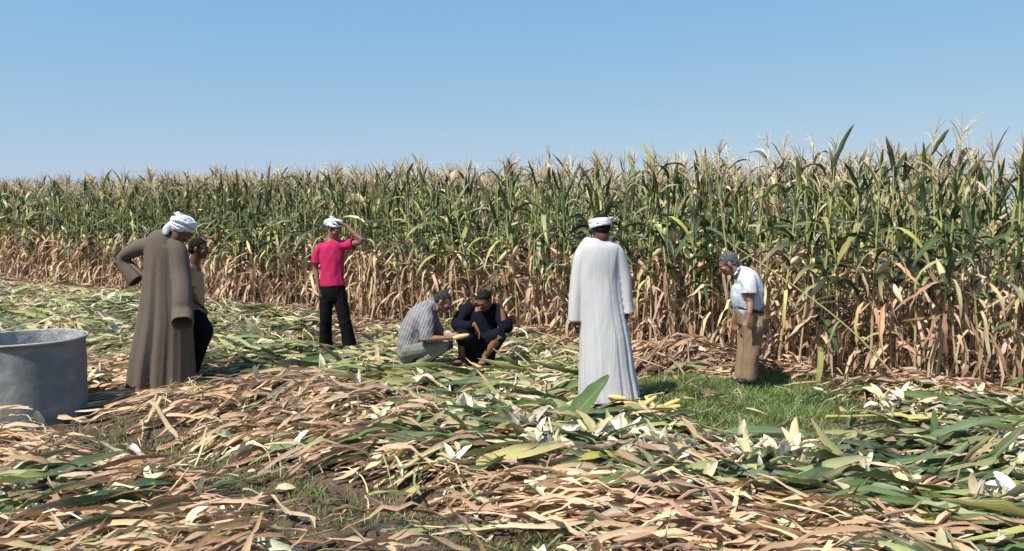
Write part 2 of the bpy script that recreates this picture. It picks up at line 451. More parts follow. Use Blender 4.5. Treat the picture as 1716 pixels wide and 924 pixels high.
# ------------------------------------------------------------------ standing corn
def plant_parts(r, seg=9, lod=False):
    """list of (name, V, Q, col, uv) of one standing plant, base at the origin"""
    out = []
    Hh = r.uniform(2.02, 2.3)
    az = r.uniform(0, 6.28)
    lean = np.array([r.gauss(0, 0.035), r.gauss(0, 0.035)])
    curve = np.array([r.gauss(0, 0.05), r.gauss(0, 0.05)])
    def sp(z):
        t = z / Hh
        return np.array([lean[0] * z + curve[0] * t * t, lean[1] * z + curve[1] * t * t, z])
    zs = np.linspace(-0.05, Hh, 8 if lod else 14)
    stalk_g = r.random()
    cs = np.array([lerp((0.50, 0.36, 0.22), lerp((0.48, 0.46, 0.20), (0.26, 0.31, 0.10), stalk_g), min(1, max(0, (z - 0.5) / 0.8))) for z in zs])
    ns = 4 if lod else 7
    V, Q, uv = tube([sp(z) for z in zs], np.linspace(0.015, 0.0065, len(zs)) * r.uniform(0.9, 1.2), ns)
    out.append(('stalk', V, Q, np.repeat(cs, ns, 0), uv))
    nl = r.randint(13, 16)
    zl = np.linspace(0.16, Hh * 0.97, nl)
    greenline = r.gauss(1.0, 0.34)
    pale = r.random() < 0.2
    for i, z in enumerate(zl):
        t = i / (nl - 1)
        a = az + math.pi * (i % 2) + r.gauss(0, 0.35)
        z = z + r.gauss(0, 0.03)
        dry = z < greenline + r.gauss(0, 0.26)
        if dry:
            L = r.uniform(0.42, 0.85); Wd = r.uniform(0.04, 0.085)
            L = min(L, z * 1.15 + 0.18)
            V, Q, uv = blade(L, Wd, seg, rad(r.uniform(20, 70)), rad(r.uniform(115, 160)), r.uniform(0.18, 0.42), r.uniform(-2.2, 2.2), r.uniform(-0.15, 0.15), 0.3, r.uniform(0.1, 0.9), r, 0.16)
            base = cvar(r.choice([TAN, TAN, PINK, PINK, TAN, STRAW, STRAW, BROWN]), r, 0.14); tip = base * 0.9
        elif t > 0.72:
            L = r.uniform(0.40, 0.72) * (1.2 - 0.48 * t); Wd = r.uniform(0.045, 0.085)
            V, Q, uv = blade(L, Wd, seg, rad(r.uniform(58, 86)), rad(r.choice([r.uniform(0, 30), r.uniform(60, 150)])), r.uniform(0.8, 1.9), r.uniform(-1.2, 1.2), r.uniform(-0.12, 0.12), 0.14, 0.5, r)
            base = cvar(r.choice([GREEN, GREEN, DGREEN, PALE, YGREEN, STRAW, TAN] if pale else [GREEN, GREEN, DGREEN, DGREEN, BLGREEN, PALE, YGREEN, STRAW]), r); tip = lerp(base, r.choice([TAN, BROWN, base, base]), 0.7)
        else:
            L = r.uniform(0.55, 0.85); Wd = r.uniform(0.065, 0.1)
            V, Q, uv = blade(L, Wd, seg, rad(r.uniform(50, 80)), rad(r.uniform(115, 168)), r.uniform(0.4, 0.95), r.uniform(-1.3, 1.3), r.uniform(-0.2, 0.2), 0.18, 0.35, r, 0.04)
            base = cvar(r.choice([GREEN, DGREEN, PALE, STRAW, DGREEN, YGREEN] if pale else [GREEN, GREEN, DGREEN, DGREEN, DGREEN, DGREEN, BLGREEN, PALE, YGREEN]), r); tip = lerp(base, r.choice([TAN, STRAW, base, base]), 0.75)
        V = V @ rotz(a).T + sp(z)
        tt = np.clip((uv[:, 1:2] - 0.55) / 0.45, 0, 1)
        col = base[None] * (1 - tt) + np.asarray(tip)[None] * tt
        out.append(('leaf', V, Q, np.clip(col, 0.01, 0.85), uv))
    # ragged dead leaves hanging about the lower stalk
    for _ in range(6 if lod else 9):
        z = r.uniform(0.3, 1.25); L = min(z, r.uniform(0.35, 0.8)); a = r.uniform(0, 6.28)
        V, Q, uv = blade(L, r.uniform(0.03, 0.075), seg, rad(r.uniform(-30, 50)), rad(r.uniform(55, 130)), r.uniform(0.15, 0.4), r.uniform(-2.5, 2.5), r.uniform(-0.2, 0.2), 0.3, r.uniform(0.1, 0.9), r, 0.17)
        out.append(('leaf', V @ rotz(a).T + sp(z), Q, np.broadcast_to(cvar(r.choice([TAN, PINK, PINK, STRAW, BROWN]), r, 0.14), V.shape), uv))
    # ear in its husk
    if r.random() < 0.85:
        z = r.uniform(0.95, 1.25); a = r.uniform(0, 6.28); ang = rad(r.uniform(15, 50)) if r.random() < 0.7 else rad(r.uniform(120, 155))
        ax = np.array([math.sin(ang) * math.cos(a), math.sin(ang) * math.sin(a), math.cos(ang)])
        L = r.uniform(0.2, 0.27)
        pts = [sp(z) + ax * L * q for q in (0, 0.12, 0.35, 0.6, 0.82, 1.0)]
        V, Q, uv = tube(pts, np.array([0.012, 0.026, 0.033, 0.030, 0.018, 0.003]), 5 if lod else 8)
        out.append(('ear', V, Q, np.broadcast_to(cvar(r.choice([HUSK, STRAW, TAN, PALE]), r, 0.1), V.shape), uv))
    # tassel
    b = Bag(); top = sp(Hh); Lt = r.uniform(0.28, 0.40)
    tc = cvar(r.choice([(0.62, 0.49, 0.32), (0.64, 0.52, 0.36), (0.50, 0.36, 0.24)]), r, 0.15)
    droop = r.uniform(-0.1, 0.1)
    V, Q, uv = tube([top + np.array([droop * q * q, droop * q * q * 0.5, Lt * q]) for q in (-0.1, 0.4, 0.75, 1)], [0.005, 0.0048, 0.0042, 0.002], 3)
    b.add(V, Q, tc, uv)
    for k in range(r.randint(6, 10)):
        a = r.uniform(0, 6.28); z0 = r.uniform(0.02, 0.4) * Lt; l = r.uniform(0.15, 0.27); el = r.uniform(0.85, 1.4); dr = r.uniform(0.0, 1.4)
        pts = []; q = top + np.array([0, 0, z0])
        for s in range(4):
            pts.append(q); q = q + np.array([math.cos(a) * math.cos(el), math.sin(a) * math.cos(el), math.sin(el)]) * l / 3; el -= dr / 3
        V, Q, uv = tube(pts, [0.0038, 0.0046, 0.004, 0.0018], 3)
        b.add(V, Q, tc * r.uniform(0.8, 1.2), uv)
    V, Q, c, uv = b.arrays()
    out.append(('tassel', V, Q, c, uv))
    return out

pr = random.Random(5)
v_look = []
NV = 18
variants = []
for k in range(NV):
    parts = plant_parts(pr)
    variants.append([(nm, np_mesh('corn_' + nm, V, Q, c, uv)) for nm, V, Q, c, uv in parts])
    for nm, me in variants[-1]: me.materials.append(M_LEAF)
    gl = [c.mean(0) for nm, V, Q, c, uv in parts if nm == 'leaf' and V[:, 2].mean() > 1.2]
    gr = np.mean([c[1] / c[0] for c in gl]); tp = max(p[1][:, 2].max() for p in parts)
    v_look.append(('deep green topped' if gr > 1.35 else 'yellow green' if gr > 1.1 else 'mostly yellowed') + ('' if any(p[0] == 'ear' for p in parts) else ' earless'))
def corn_where(px, row):
    if px < 95: return 'at the left end'
    if px < 165: return 'above the tank rim'
    if px < 230: return 'between tank and brown robe'
    if px < 400: return 'behind the brown robe'
    if px < 520: return 'left of the pink shirt'
    if px < 640: return 'behind the pink shirt'
    if px < 870: return 'behind the two squatting men'
    if px < 960: return 'left of the white robe'
    if px < 1080: return 'behind the white robe'
    if px < 1190: return 'above the dry stalk pile'
    if px < 1320: return 'behind the bending man'
    if px < 1500: return 'right of the bending man'
    return 'at the right end'
ROWS = ('front row', 'second row', 'third row')
Ltot = np.linalg.norm(E1 - E0)
count = 0
stuff_pts = []
cr = random.Random(21)
SPC = 0.195
for row in range(15):
    off = 0.12 + row * 0.66 if row > 2 else 0.10 + row * 0.55
    s = -7.0 + cr.random() * 0.2
    while s < Ltot + 5.5:
        s += SPC * cr.uniform(0.75, 1.3) * (1 if row < 5 else 1.35)
        q = E0 + EU * s + EN * (off + cr.gauss(0, 0.07))
        x, y = float(q[0]), float(q[1])
        if y < 1.5: break
        px, _ = proj(x, y, 1.5)
        if abs(x) > 0.66 * y + 3.2: continue
        if row > 2 and abs(x) > 0.66 * y + 2.0: continue
        sc = 1.0 + 0.07 * max(0, (y - 12) / 9) + cr.gauss(0, 0.035)
        rz = cr.uniform(0, 6.28)
        inview = -30 < px < 1746
        if row < 3 and inview and count < 300 and not (row == 2 and cr.random() < 0.12):
            vi = cr.randrange(NV); v = variants[vi]
            lab = ROWS[row] + ' ' + corn_where(px, row)
            o = empty('corn_plant', (x, y, Hs(x, y) - 0.02), v_look[vi] + ' corn plant, ' + lab, 'corn plant', 'standing corn, ' + lab)
            o.rotation_euler = (cr.gauss(0, 0.05), cr.gauss(0, 0.05), rz); o.scale = (sc, sc, sc)
            for nm, me in v:
                c = bpy.data.objects.new(nm, me); C.objects.link(c); c.parent = o
            count += 1
        else:
            stuff_pts.append((x, y, rz, sc))
# the rest of the field as one mass
lodv = []
for k in range(12):
    b = Bag()
    for nm, V, Q, c, uv in plant_parts(pr, seg=6, lod=True): b.add(V, Q, c, uv)
    lodv.append(b.arrays())
big = Bag()
for (x, y, rz, sc) in stuff_pts:
    V, Q, c, uv = lodv[cr.randrange(12)]
    V2 = (V @ rotz(rz).T) * sc + np.array([x, y, -0.02])
    big.add(V2.astype(np.float32), Q, (c * cr.uniform(0.85, 1.15)).astype(np.float32), uv)
tag(link('corn_field', big.mesh('corn_field'), M_LEAF), 'dense mass of ripe corn standing behind the first rows', 'corn field', kind='stuff')

# ------------------------------------------------------------------ cut leaves, husks and stalks lying on the ground
lr = random.Random(77)
def lib(kind, n, lod):
    out = []
    for _ in range(n):
        sg = 6 if lod else 9
        if kind == 'green': a = blade(lr.uniform(0.42, 0.8), lr.uniform(0.075, 0.125), sg, rad(lr.uniform(2, 26)), rad(lr.uniform(12, 60)), lr.uniform(0.7, 1.4), lr.uniform(-1.2, 1.2), lr.uniform(-0.3, 0.3), 0.22, lr.uniform(.3, .7), lr, 0.09)
        elif kind == 'dry': a = blade(lr.uniform(0.38, 0.85), lr.uniform(0.028, 0.066), sg, rad(lr.uniform(0, 22)), rad(lr.uniform(5, 50)), lr.uniform(0.7, 1.5), lr.uniform(-2.2, 2.2), lr.uniform(-0.3, 0.3), 0.45, lr.uniform(0.2, 1.2), lr, 0.28)
        elif kind == 'straw': a = blade(lr.uniform(0.2, 0.6), lr.uniform(0.008, 0.02), 5, rad(lr.uniform(0, 45)), rad(lr.uniform(20, 110)), 1.2, lr.uniform(-2, 2), lr.uniform(-0.9, 0.9), 0.2, 0.3, lr, 0.2, 'strip')
        elif kind == 'husk': a = blade(lr.uniform(0.13, 0.25), lr.uniform(0.04, 0.075), 6, rad(lr.uniform(10, 60)), rad(lr.uniform(20, 90)), 1.0, lr.uniform(-1, 1), lr.uniform(-0.3, 0.3), 0.15, 0.7, lr, 0.08, 'husk')
        elif kind == 'stalk':
            L = lr.uniform(0.3, 0.7); a = tube([[L * q, lr.gauss(0, 0.02), 0.03 + 0.02 * math.sin(3 * q)] for q in (0, 0.25, 0.5, 0.75, 1)], lr.uniform(0.006, 0.012), 5)
        V, Q, uv = a
        V = V - np.array([V[:, 0].mean(), V[:, 1].mean(), min(V[:, 2].min(), 0) * 0.6])
        out.append((V, Q, uv))
    return out
KINDS = ['green', 'dry', 'straw', 'husk', 'stalk']
LIBN = {k: lib(k, 26, False) for k in KINDS}
LIBF = {k: lib(k, 10, True) for k in KINDS}
# zone -> (density factor, kind weights, palette by kind)
ZMIX = {
 'D': (1.25, (0.02, 0.84, 0.09, 0.02, 0.03)),
 'K': (1.1, (0.03, 0.72, 0.2, 0.02, 0.03)),
 'G': (1.05, (0.42, 0.28, 0.18, 0.08, 0.04)),
 'P': (1.2, (0.24, 0.22, 0.40, 0.12, 0.02)),
 'H': (1.05, (0.28, 0.22, 0.14, 0.32, 0.04)),
 'S': (0.05, (0.03, 0.4, 0.5, 0.04, 0.03)),
 'W': (0.07, (0.06, 0.3, 0.6, 0.03, 0.01))}
PAL = {'green': [GREEN, (0.12, 0.175, 0.065), BLGREEN, (0.14, 0.19, 0.09), PALE, YGREEN, DGREEN], 'dry': [(0.68, 0.47, 0.29), (0.66, 0.44, 0.27), (0.62, 0.39, 0.25), (0.54, 0.33, 0.20), (0.36, 0.21, 0.13), STRAW, (0.70, 0.52, 0.34)], 'straw': [STRAW, STRAW, HUSK, TAN, PALE], 'husk': [HUSK, HUSK, (0.6, 0.58, 0.36), STRAW], 'stalk': [STRAW, PALE, TAN, YGREEN]}
PAL_P = {'green': [PALE, PALE, (0.26, 0.32, 0.16), GREEN, YGREEN, YGREEN], 'dry': [TAN, STRAW, PINK, STRAW], 'straw': [STRAW, (0.5, 0.46, 0.25), PALE, HUSK], 'husk': PAL['husk'], 'stalk': PAL['stalk']}
PAL_K = {'green': PAL['green'], 'dry': [PINK, PINK, TAN, (0.5, 0.3, 0.22), BROWN], 'straw': [TAN, PINK, STRAW], 'husk': PAL['husk'], 'stalk': [TAN, PINK]}
def pick_col(z, kind):
    p = {'P': PAL_P, 'K': PAL_K}.get(z, PAL)
    return cvar(lr.choice(p[kind]), lr, 0.17)
SH = (-math.sin(rad(SUN_AZ)), -math.cos(rad(SUN_AZ)))
feet = []   # places people stand: litter kept low there
def yaw_at(x, y):
    px, py = proj(x, y)
    base = 0.42 - 0.5 * (px / 1716.0) + 0.35 * math.sin(x * 1.3 + 0.7 * y) + 0.25 * math.sin(2.9 * x - 1.9 * y)
    return base
N_TRY = 60000
Xr = rng.uniform(-16, 9.5, N_TRY * 6); Yr = rng.uniform(2.6, 22.5, N_TRY * 6)
ed = edge_dist(Xr, Yr)
dens = 2.05 * np.where(Yr < 5, 250, np.where(Yr < 8, 250 - (Yr - 5) * 28, np.where(Yr < 12, 166 - (Yr - 8) * 20, 86 - (Yr - 12) * 4.5)))
area = 25.5 * 19.9
want = dens * area / len(Xr)
ok = (np.abs(Xr) < 0.66 * Yr + 0.8) & (ed < 0.55)
zz = zone_at(Xr, Yr)
inpile = ((Xr - PILES[0][0]) / 0.85) ** 2 + ((Yr - PILES[0][1] + 0.05) / 0.42) ** 2 < 1
zz = np.where(inpile, ord('K'), zz)
zf = np.array([ZMIX.get(chr(c), (1, 0))[0] if chr(c) in ZMIX else 1 for c in range(128)])[zz]
zf = np.where(ed > 0, 0.8, zf) * np.where(inpile, 2.2, 1)
keep = ok & (rng.random(len(Xr)) < want * zf)
Xk, Yk, Zk, Ek = Xr[keep], Yr[keep], zz[keep], ed[keep]
TX, TY = P(48, 650, 6.60).x, 6.60        # the tank
tank_c, tank_r = (TX, TY), 0.455
def place(a, yaw, pitch, roll, x, y, z, s=1.0):
    V = a[0] * s
    cr_, sr_ = math.cos(roll), math.sin(roll)
    V = V @ np.array([[1, 0, 0], [0, cr_, -sr_], [0, sr_, cr_]]).T
    cp, sp_ = math.cos(pitch), math.sin(pitch)
    V = V @ np.array([[cp, 0, -sp_], [0, 1, 0], [sp_, 0, cp]]).T
    V = V @ rotz(yaw).T
    return V + np.array([x, y, z])
bag_d, bag_g = Bag(), Bag()
CELL = rng.normal(0, 1, (97, 89, 3))
STAND = []
for qx, qy in ((270, 656), (562, 584), (700, 612), (800, 608), (1020, 672), (1250, 634), (330, 650)):
    v_ = -(qy - CY) / F; k_ = EYE / -(-st + v_ * ct); STAND.append(((qx - CX) / F * k_, (ct + v_ * st) * k_))
for x, y, z, e in zip(Xk, Yk, Zk, Ek):
    if (x - TX) ** 2 + (y - TY) ** 2 < (tank_r + 0.2) ** 2: continue
    zc = 'K' if e > -0.35 else chr(z)
    w = ZMIX[zc][1]
    kind = lr.choices(KINDS, w)[0]
    a = lr.choice((LIBN if y < 8 else LIBF)[kind])
    cell = CELL[int((x + 20) / 0.42) % 97, int(y / 0.30) % 89]      # leaves lie in bundles, as they were cut
    yaw = yaw_at(x, y) + cell[0] * (0.2 if zc in 'DK' else 0.34) + lr.gauss(0, 0.13 if zc in 'DK' else 0.22) + (math.pi if cell[1] > 0 else 0)
    if lr.random() < 0.12: yaw += lr.gauss(0, 0.7)
    if kind in ('straw', 'husk'): yaw = lr.uniform(0, 6.28)
    if zc not in 'SWK' and kind in ('dry', 'green', 'stalk'):
        ex, ey = 0.26 * math.cos(yaw), 0.26 * math.sin(yaw)
        zz2 = zone_at(np.array([x + ex, x - ex]), np.array([y + ey, y - ey]), 0)
        if any(chr(c) in 'SW' for c in zz2) and lr.random() < 0.97: continue
    nearp = min((x - a_) ** 2 + (y - b_) ** 2 for a_, b_ in STAND) < 0.3 or min(abs(x - a_) + abs(b_ - 0.4 - y) for a_, b_ in STAND) < 0.55
    up = not nearp and lr.random() < (0.02 if kind != 'husk' else 0.12)
    pitch = lr.uniform(0.3, 0.9) if up else lr.gauss(0.01, 0.12)
    lay = lr.random() ** 1.2 * (0.07 if zc not in 'SW' else 0.005)
    V = place(a, yaw, pitch, lr.gauss(0, 0.55), x, y, lay + (0.04 if up else 0), lr.uniform(0.75, 1.15) if lr.random() < 0.62 else lr.uniform(0.38, 0.7))
    if kind == 'husk': V[:, 2] += 0.035
    if nearp: V[:, 2] = V[:, 2] * 0.45
    V[:, 2] += H(V[:, 0], V[:, 1])
    base = pick_col(zc, kind) * (1 + 0.13 * cell[2])
    if kind == 'green':
        tt = np.clip((a[2][:, 1:2] - 0.6) / 0.4, 0, 1) * lr.random()
        col = base[None] * (1 - tt) + np.array(TAN)[None] * tt
    else: col = np.broadcast_to(base, V.shape)
    (bag_g if kind == 'green' else bag_d).add(V.astype(np.float32), a[1], col.astype(np.float32), a[2])
tag(link('dry_litter', bag_d.mesh('dry_litter'), M_DRY), 'tangled dry corn leaves and husks covering the cut ground', 'leaf litter', kind='stuff')
tag(link('green_litter', bag_g.mesh('green_litter'), M_LEAF), 'cut green corn leaves mixed through the litter', 'leaf litter', kind='stuff')

def ground_where(px, py):
    """a phrase for a place on the ground, by things one can find"""
    if py > 845: return ['in the bottom left corner', 'at the bottom left of the soil', 'beside the bare soil at the bottom', 'at the bottom below the white robe', 'at the bottom right'][min(4, int(px / 345))]
    if py > 745: return ['below the tank', 'below the brown robe', 'well below the squatting men', 'below the opened white husks', 'at the right front'][min(4, int(px / 345))]
    if py > 640: return ['right beside the tank', 'just below the brown robe hem', 'below the squatting men', 'by the feet of the white robe', 'on the right below the grass'][min(4, int(px / 345))]
    if px < 210: return 'behind the tank'
    if px < 500: return 'left of the pink shirt'
    if px < 660: return 'around the feet of the pink shirt'
    if px < 870: return 'around the squatting men'
    if px < 1060: return 'left of the white robe'
    return 'near the field edge at the right'
# the ones that show largest: objects of their own
def loose(kind, name, label, cat, n, ylo, yhi, M, zs, minup=0.0, upp=0.12, smin=0.95, smax=1.35):
    got = 0
    while got < n:
        px, py = lr.uniform(5, 1711), 922 - (922 - ylo) * lr.random() ** 1.3
        # ray to ground
        v = -(py - CY) / F; k = EYE / -(-st + v * ct)
        x, y = (px - CX) / F * k, (ct + v * st) * k
        zc = ZONES[min(15, max(0, int((py - 460) / 29)))][min(21, int(px / 78))]
        if min((x - a_) ** 2 + (y + 0.3 - b_) ** 2 for a_, b_ in STAND) < 0.25: continue
        if edge_dist(x, y) > -0.25 or (x - TX) ** 2 + (y - TY) ** 2 < 0.5 or zc not in zs: continue
        a = lr.choice(LIBN[kind])
        yaw = yaw_at(x, y) + lr.gauss(0, 0.5) + (math.pi if lr.random() < 0.5 else 0)
        ex, ey = 0.28 * math.cos(yaw), 0.28 * math.sin(yaw)
        if any(chr(c) in 'SW' for c in zone_at(np.array([x + ex, x - ex]), np.array([y + ey, y - ey]), 0)): continue
        up = lr.random() < upp
        s = lr.uniform(smin, smax)
        V = place(a, yaw, lr.uniform(0.35, 0.8) if up else lr.gauss(0.03, 0.06), lr.gauss(0, 0.3), x, y, 0.055 + (0.06 if up else 0), s)
        V[:, 2] += H(V[:, 0], V[:, 1])
        base = pick_col(zc, kind); tt = np.clip((a[2][:, 1:2] - 0.6) / 0.4, 0, 1) * (lr.random() if kind == 'green' else 0)
        col = base[None] * (1 - tt) + np.array(TAN)[None] * tt
        c0 = V.mean(0); c0[2] = V[:, 2].min()
        me = np_mesh(name, V - c0, a[1], np.clip(col, 0.01, 0.85), a[2]); me.materials.append(M)
        wh = ground_where(px, py)
        lum = float(base @ np.array([.3, .6, .1])); 
        if kind == 'green': look = 'straw green' if base[0] > 0.2 else ('dark green' if lum < 0.09 else 'mid green')
        elif kind == 'dry': look = 'dark brown' if lum < 0.24 else ('pinkish brown' if base[0] / base[1] > 1.55 else 'light tan')
        else: look = 'pale' if lum > 0.33 else 'dull'
        pose = 'upturned' if up else ('level' if abs(math.sin(yaw)) < 0.35 else 'slanting')
        size = 'long' if np.ptp(V[:, 0]) + np.ptp(V[:, 1]) > 0.5 else 'short'
        if kind == 'stalk': size = 'thin'
        tag(link(name, me, loc=c0), f'{size} {pose} {look} {label} {wh}', cat, f'{label} pieces {wh}')
        got += 1
loose('green', 'green_leaf', 'corn leaf', 'corn leaf', 200, 600, 0, M_LEAF, 'GP', smin=0.9, smax=1.2, upp=0.06)
loose('dry', 'dry_leaf', 'dry leaf', 'dry leaf', 280, 600, 0, M_DRY, 'DKGHP', smin=0.9, smax=1.2, upp=0.05)
loose('stalk', 'cut_stalk', 'bare stalk', 'corn stalk', 24, 620, 0, M_DRY, 'DGHPK', upp=0.0, smin=.7, smax=1)

# opened husks: a rosette of pale leaves round a stub
def husk(px, py, s=1.0, up=0.9, label=None):
    v = -(py - CY) / F; k = EYE / -(-st + v * ct)
    x, y = (px - CX) / F * k, (ct + v * st) * k
    z = Hs(x, y) + 0.11
    wh = ground_where(px, py)
    o = empty('corn_husk', (x, y, z), label or (lr.choice(['spread', 'cupped', 'ragged']) + ' opened pale corn husk ' + wh), 'corn husk', 'opened pale husks ' + wh)
    n = lr.randint(8, 12); tilt = lr.uniform(-1.0, 1.0)
    for i in range(n):
        s_ = s * 0.92
        V, Q, uv = blade(lr.uniform(0.11, 0.23) * s_, lr.uniform(0.04, 0.075) * s_, 7, rad(lr.uniform(15, 88)) * up, rad(lr.uniform(10, 85)), 1.2, lr.uniform(-0.6, 0.6), 0.1, 0.12, 0.8, lr, 0.05, 'husk')
        V = V @ rotz(i * 6.28 / n + lr.gauss(0, 0.3)).T
        V = V @ np.array([[1, 0, 0], [0, math.cos(tilt), -math.sin(tilt)], [0, math.sin(tilt), math.cos(tilt)]]).T
        me = np_mesh('husk_leaf', V, Q, np.broadcast_to(cvar(lr.choice([HUSK, HUSK, (0.78, 0.74, 0.60), (0.78, 0.74, 0.60), (0.6, 0.56, 0.32), STRAW]), lr, 0.06), V.shape), uv); me.materials.append(M_DRY)
        link('husk_leaf', me, parent=o)
    V, Q, uv = tube([[0, 0, -0.03], [0, 0, 0.02], [0.01, 0, 0.05]], [0.016, 0.02, 0.012], 7)
    me = np_mesh('stub', V, Q, np.broadcast_to(np.array(PALE), V.shape), uv); me.materials.append(M_DRY)
    link('stub', me, parent=o)
for px, py, s in [(870, 752, 1.1), (885, 740, 1.0), (945, 750, 1.0), (1000, 748, 1.2), (1045, 752, 1.15), (1110, 775, 1.3), (1125, 770, 1.1), (1085, 780, 0.9), (770, 700, 1.0), (800, 698, 1.0), (545, 640, 1.2), (600, 668, 1.0), (1255, 780, 1.1),
                  (1310, 790, 1.2), (1330, 770, 1.2), (1480, 680, 1.3), (1510, 672, 1.1), (1520, 835, 1.1), (1525, 850, 0.9), (1645, 880, 1.2), (1690, 870, 1.2), (1630, 668, 0.9), (1700, 690, 0.9), (930, 770, 0.9), (150, 645, 0.8), (430, 560, 1.0), (760, 800, 0.9), (1180, 820, 0.9), (1440, 800, 0.9), (640, 720, 0.9), (900, 765, 1.1), (1018, 742, 1.0), (1130, 790, 1.1), (1098, 762, 1.0), (1300, 775, 1.0), (1345, 785, 0.9), (1495, 692, 0.9), (790, 712, 1.0), (830, 690, 0.8), (1660, 870, 1.0), (1270, 800, 0.8)]:
    husk(px, py + 8, s)

# cut plants lying flat with their leaves on
for i, (px, py, ang) in enumerate([(950, 815, 0.05), (1230, 845, -0.12), (780, 770, 0.12), (1180, 760, -0.05), (640, 745, 0.05), (420, 690, -0.08), (560, 690, 0.1), (1420, 840, 0.15), (1560, 800, 0.25), (1330, 900, 0.05), (1600, 900, -0.1), (900, 880, 0.08), (150, 850, 0.35), (120, 900, 0.4), (60, 780, 0.3), (1080, 900, -0.1), (1480, 760, 0.0),
                                   (480, 640, 0.05), (860, 700, 0.1), (700, 655, 0.0), (420, 600, 0.0), (600, 620, 0.1), (1540, 700, 0.1), (1650, 740, -0.1), (1130, 605, 0.02), (1170, 598, -0.05), (1120, 590, 0.05), (1190, 608, 0.0), (900, 575, 0.2)]):
    v = -(py - CY) / F; k = EYE / -(-st + v * ct)
    x, y = (px - CX) / F * k, (ct + v * st) * k
    zc = ZONES[min(15, max(0, int((py - 460) / 29)))][min(21, int(px / 78))]
    z0 = Hs(x, y)
    wh = ground_where(px, py)
    dry = zc in 'DK' or (1050 < px < 1240 and py < 620)
    colw = 'dried' if dry else 'green'
    if 1050 < px < 1240 and py < 620: wh = 'in the dry heap by the bending man'
    o = empty('cut_corn_plant', (x, y, z0), f'{colw} cut corn plant {wh}', 'corn plant', f'{colw} cut plants {wh}')
    L = lr.uniform(1.3, 1.8); a0 = ang + (math.pi if lr.random() < 0.5 else 0)
    def q(t): return np.array([(t - 0.5) * L, 0.05 * math.sin(4 * t + i), 0.06 + 0.015 * math.sin(5 * t)])
    def drape(V):
        V = V @ rotz(a0).T + np.array([x, y, 0]); V[:, 2] += H(V[:, 0], V[:, 1]); return V - np.array([x, y, z0])
    V, Q, uv = tube([q(t) for t in np.linspace(0, 1, 9)], np.linspace(0.013, 0.006, 9), 6)
    me = np_mesh('stalk', drape(V), Q, np.broadcast_to(cvar(STRAW if dry else YGREEN, lr), V.shape), uv); me.materials.append(M_DRY); link('stalk', me, parent=o)
    for j in range(9):
        t = 0.08 + 0.1 * j
        Vb = lr.choice(LIBN['dry' if dry or lr.random() < 0.3 else 'green'])
        V = Vb[0] - np.array([Vb[0][0, 0], 0, 0])
        V = V * lr.uniform(0.9, 1.1) @ rotz(lr.choice([-1, 1]) * lr.uniform(0.1, 0.5)).T
        V[:, 2] = np.maximum(V[:, 2], 0) + 0.01 * j * 0.3
        V = drape(V + q(t))
        c = cvar(lr.choice(PAL_K['dry'] if dry else [GREEN, BLGREEN, (0.13, 0.18, 0.08), (0.14, 0.19, 0.09), YGREEN, PALE]), lr)
        me = np_mesh('leaf', V, Vb[1], np.broadcast_to(c, V.shape), Vb[2]); me.materials.append(M_DRY if dry else M_LEAF); link('leaf', me, parent=o)

# big leaves that stand out of the litter
def big_leaf(name, label, cat, base, L, Wd, yaw, a0, bend, twist, col, M=M_LEAF, fold=0.35, shape='leaf', group=None, tip=None, roll=0.0):
    V, Q, uv = blade(L, Wd, 16, rad(a0), rad(bend), 1.3, twist, 0.05, 0.08, fold, lr, 0.0, shape)
    V = V @ np.array([[1, 0, 0], [0, math.cos(roll), -math.sin(roll)], [0, math.sin(roll), math.cos(roll)]]).T @ rotz(rad(yaw)).T
    tt = np.clip((uv[:, 1:2] - 0.6) / 0.4, 0, 1)
    c = np.array(col)[None] * (1 - tt) + np.array(tip or col)[None] * tt
    me = np_mesh(name, V, Q, c, uv); me.materials.append(M)
    return tag(link(name, me, loc=base), label, cat, group)
def gpt(px, py, dz=0.05):
    v = -(py - CY) / F; k = EYE / -(-st + v * ct)
    x, y = (px - CX) / F * k, (ct + v * st) * k
    return (x, y, Hs(x, y) + dz)
big_leaf('green_leaf', 'largest green corn leaf standing up in front of the white robe hem', 'corn leaf', gpt(938, 724), 0.62, 0.17, 12, 58, -4, 0.3, (0.10, 0.155, 0.055), fold=0.35, shape='husk', roll=0.55)
big_leaf('green_leaf', 'broad green corn leaf reaching low right of the one standing before the white robe', 'corn leaf', gpt(950, 722), 0.5, 0.15, 5, 30, 15, 0.2, (0.11, 0.165, 0.06), fold=0.35, roll=0.5)
big_leaf('green_leaf', 'dark green corn leaf low right of the one standing before the white robe', 'corn leaf', gpt(985, 712), 0.42, 0.13, -2, 35, 60, 0.3, (0.07, 0.12, 0.045))
big_leaf('green_leaf', 'large green corn leaf leaning low left of the one standing before the white robe', 'corn leaf', gpt(868, 722), 0.62, 0.14, 8, 22, 25, 0.2, (0.10, 0.155, 0.055), roll=0.5)
big_leaf('green_leaf', 'large glossy green corn leaf arching over at the lower right', 'corn leaf', gpt(1515, 812), 0.72, 0.13, 10, 30, 75, 0.1, (0.07, 0.125, 0.05), roll=0.45)
big_leaf('green_leaf', 'long yellow edged green corn leaf above the arching glossy one', 'corn leaf', gpt(1430, 770), 0.8, 0.11, 8, 20, 25, 0.3, (0.15, 0.19, 0.07), roll=0.4)
big_leaf('green_leaf', 'wide green corn leaf lying across the litter left of the opened white husks at right', 'corn leaf', gpt(1150, 752), 0.95, 0.13, -4, 14, 28, 0.5, (0.10, 0.16, 0.065))
big_leaf('green_leaf', 'dark green corn leaf folded over beside the white husks at lower right', 'corn leaf', gpt(1300, 830), 0.6, 0.13, 20, 45, 100, 0.2, (0.07, 0.12, 0.045), roll=0.5)
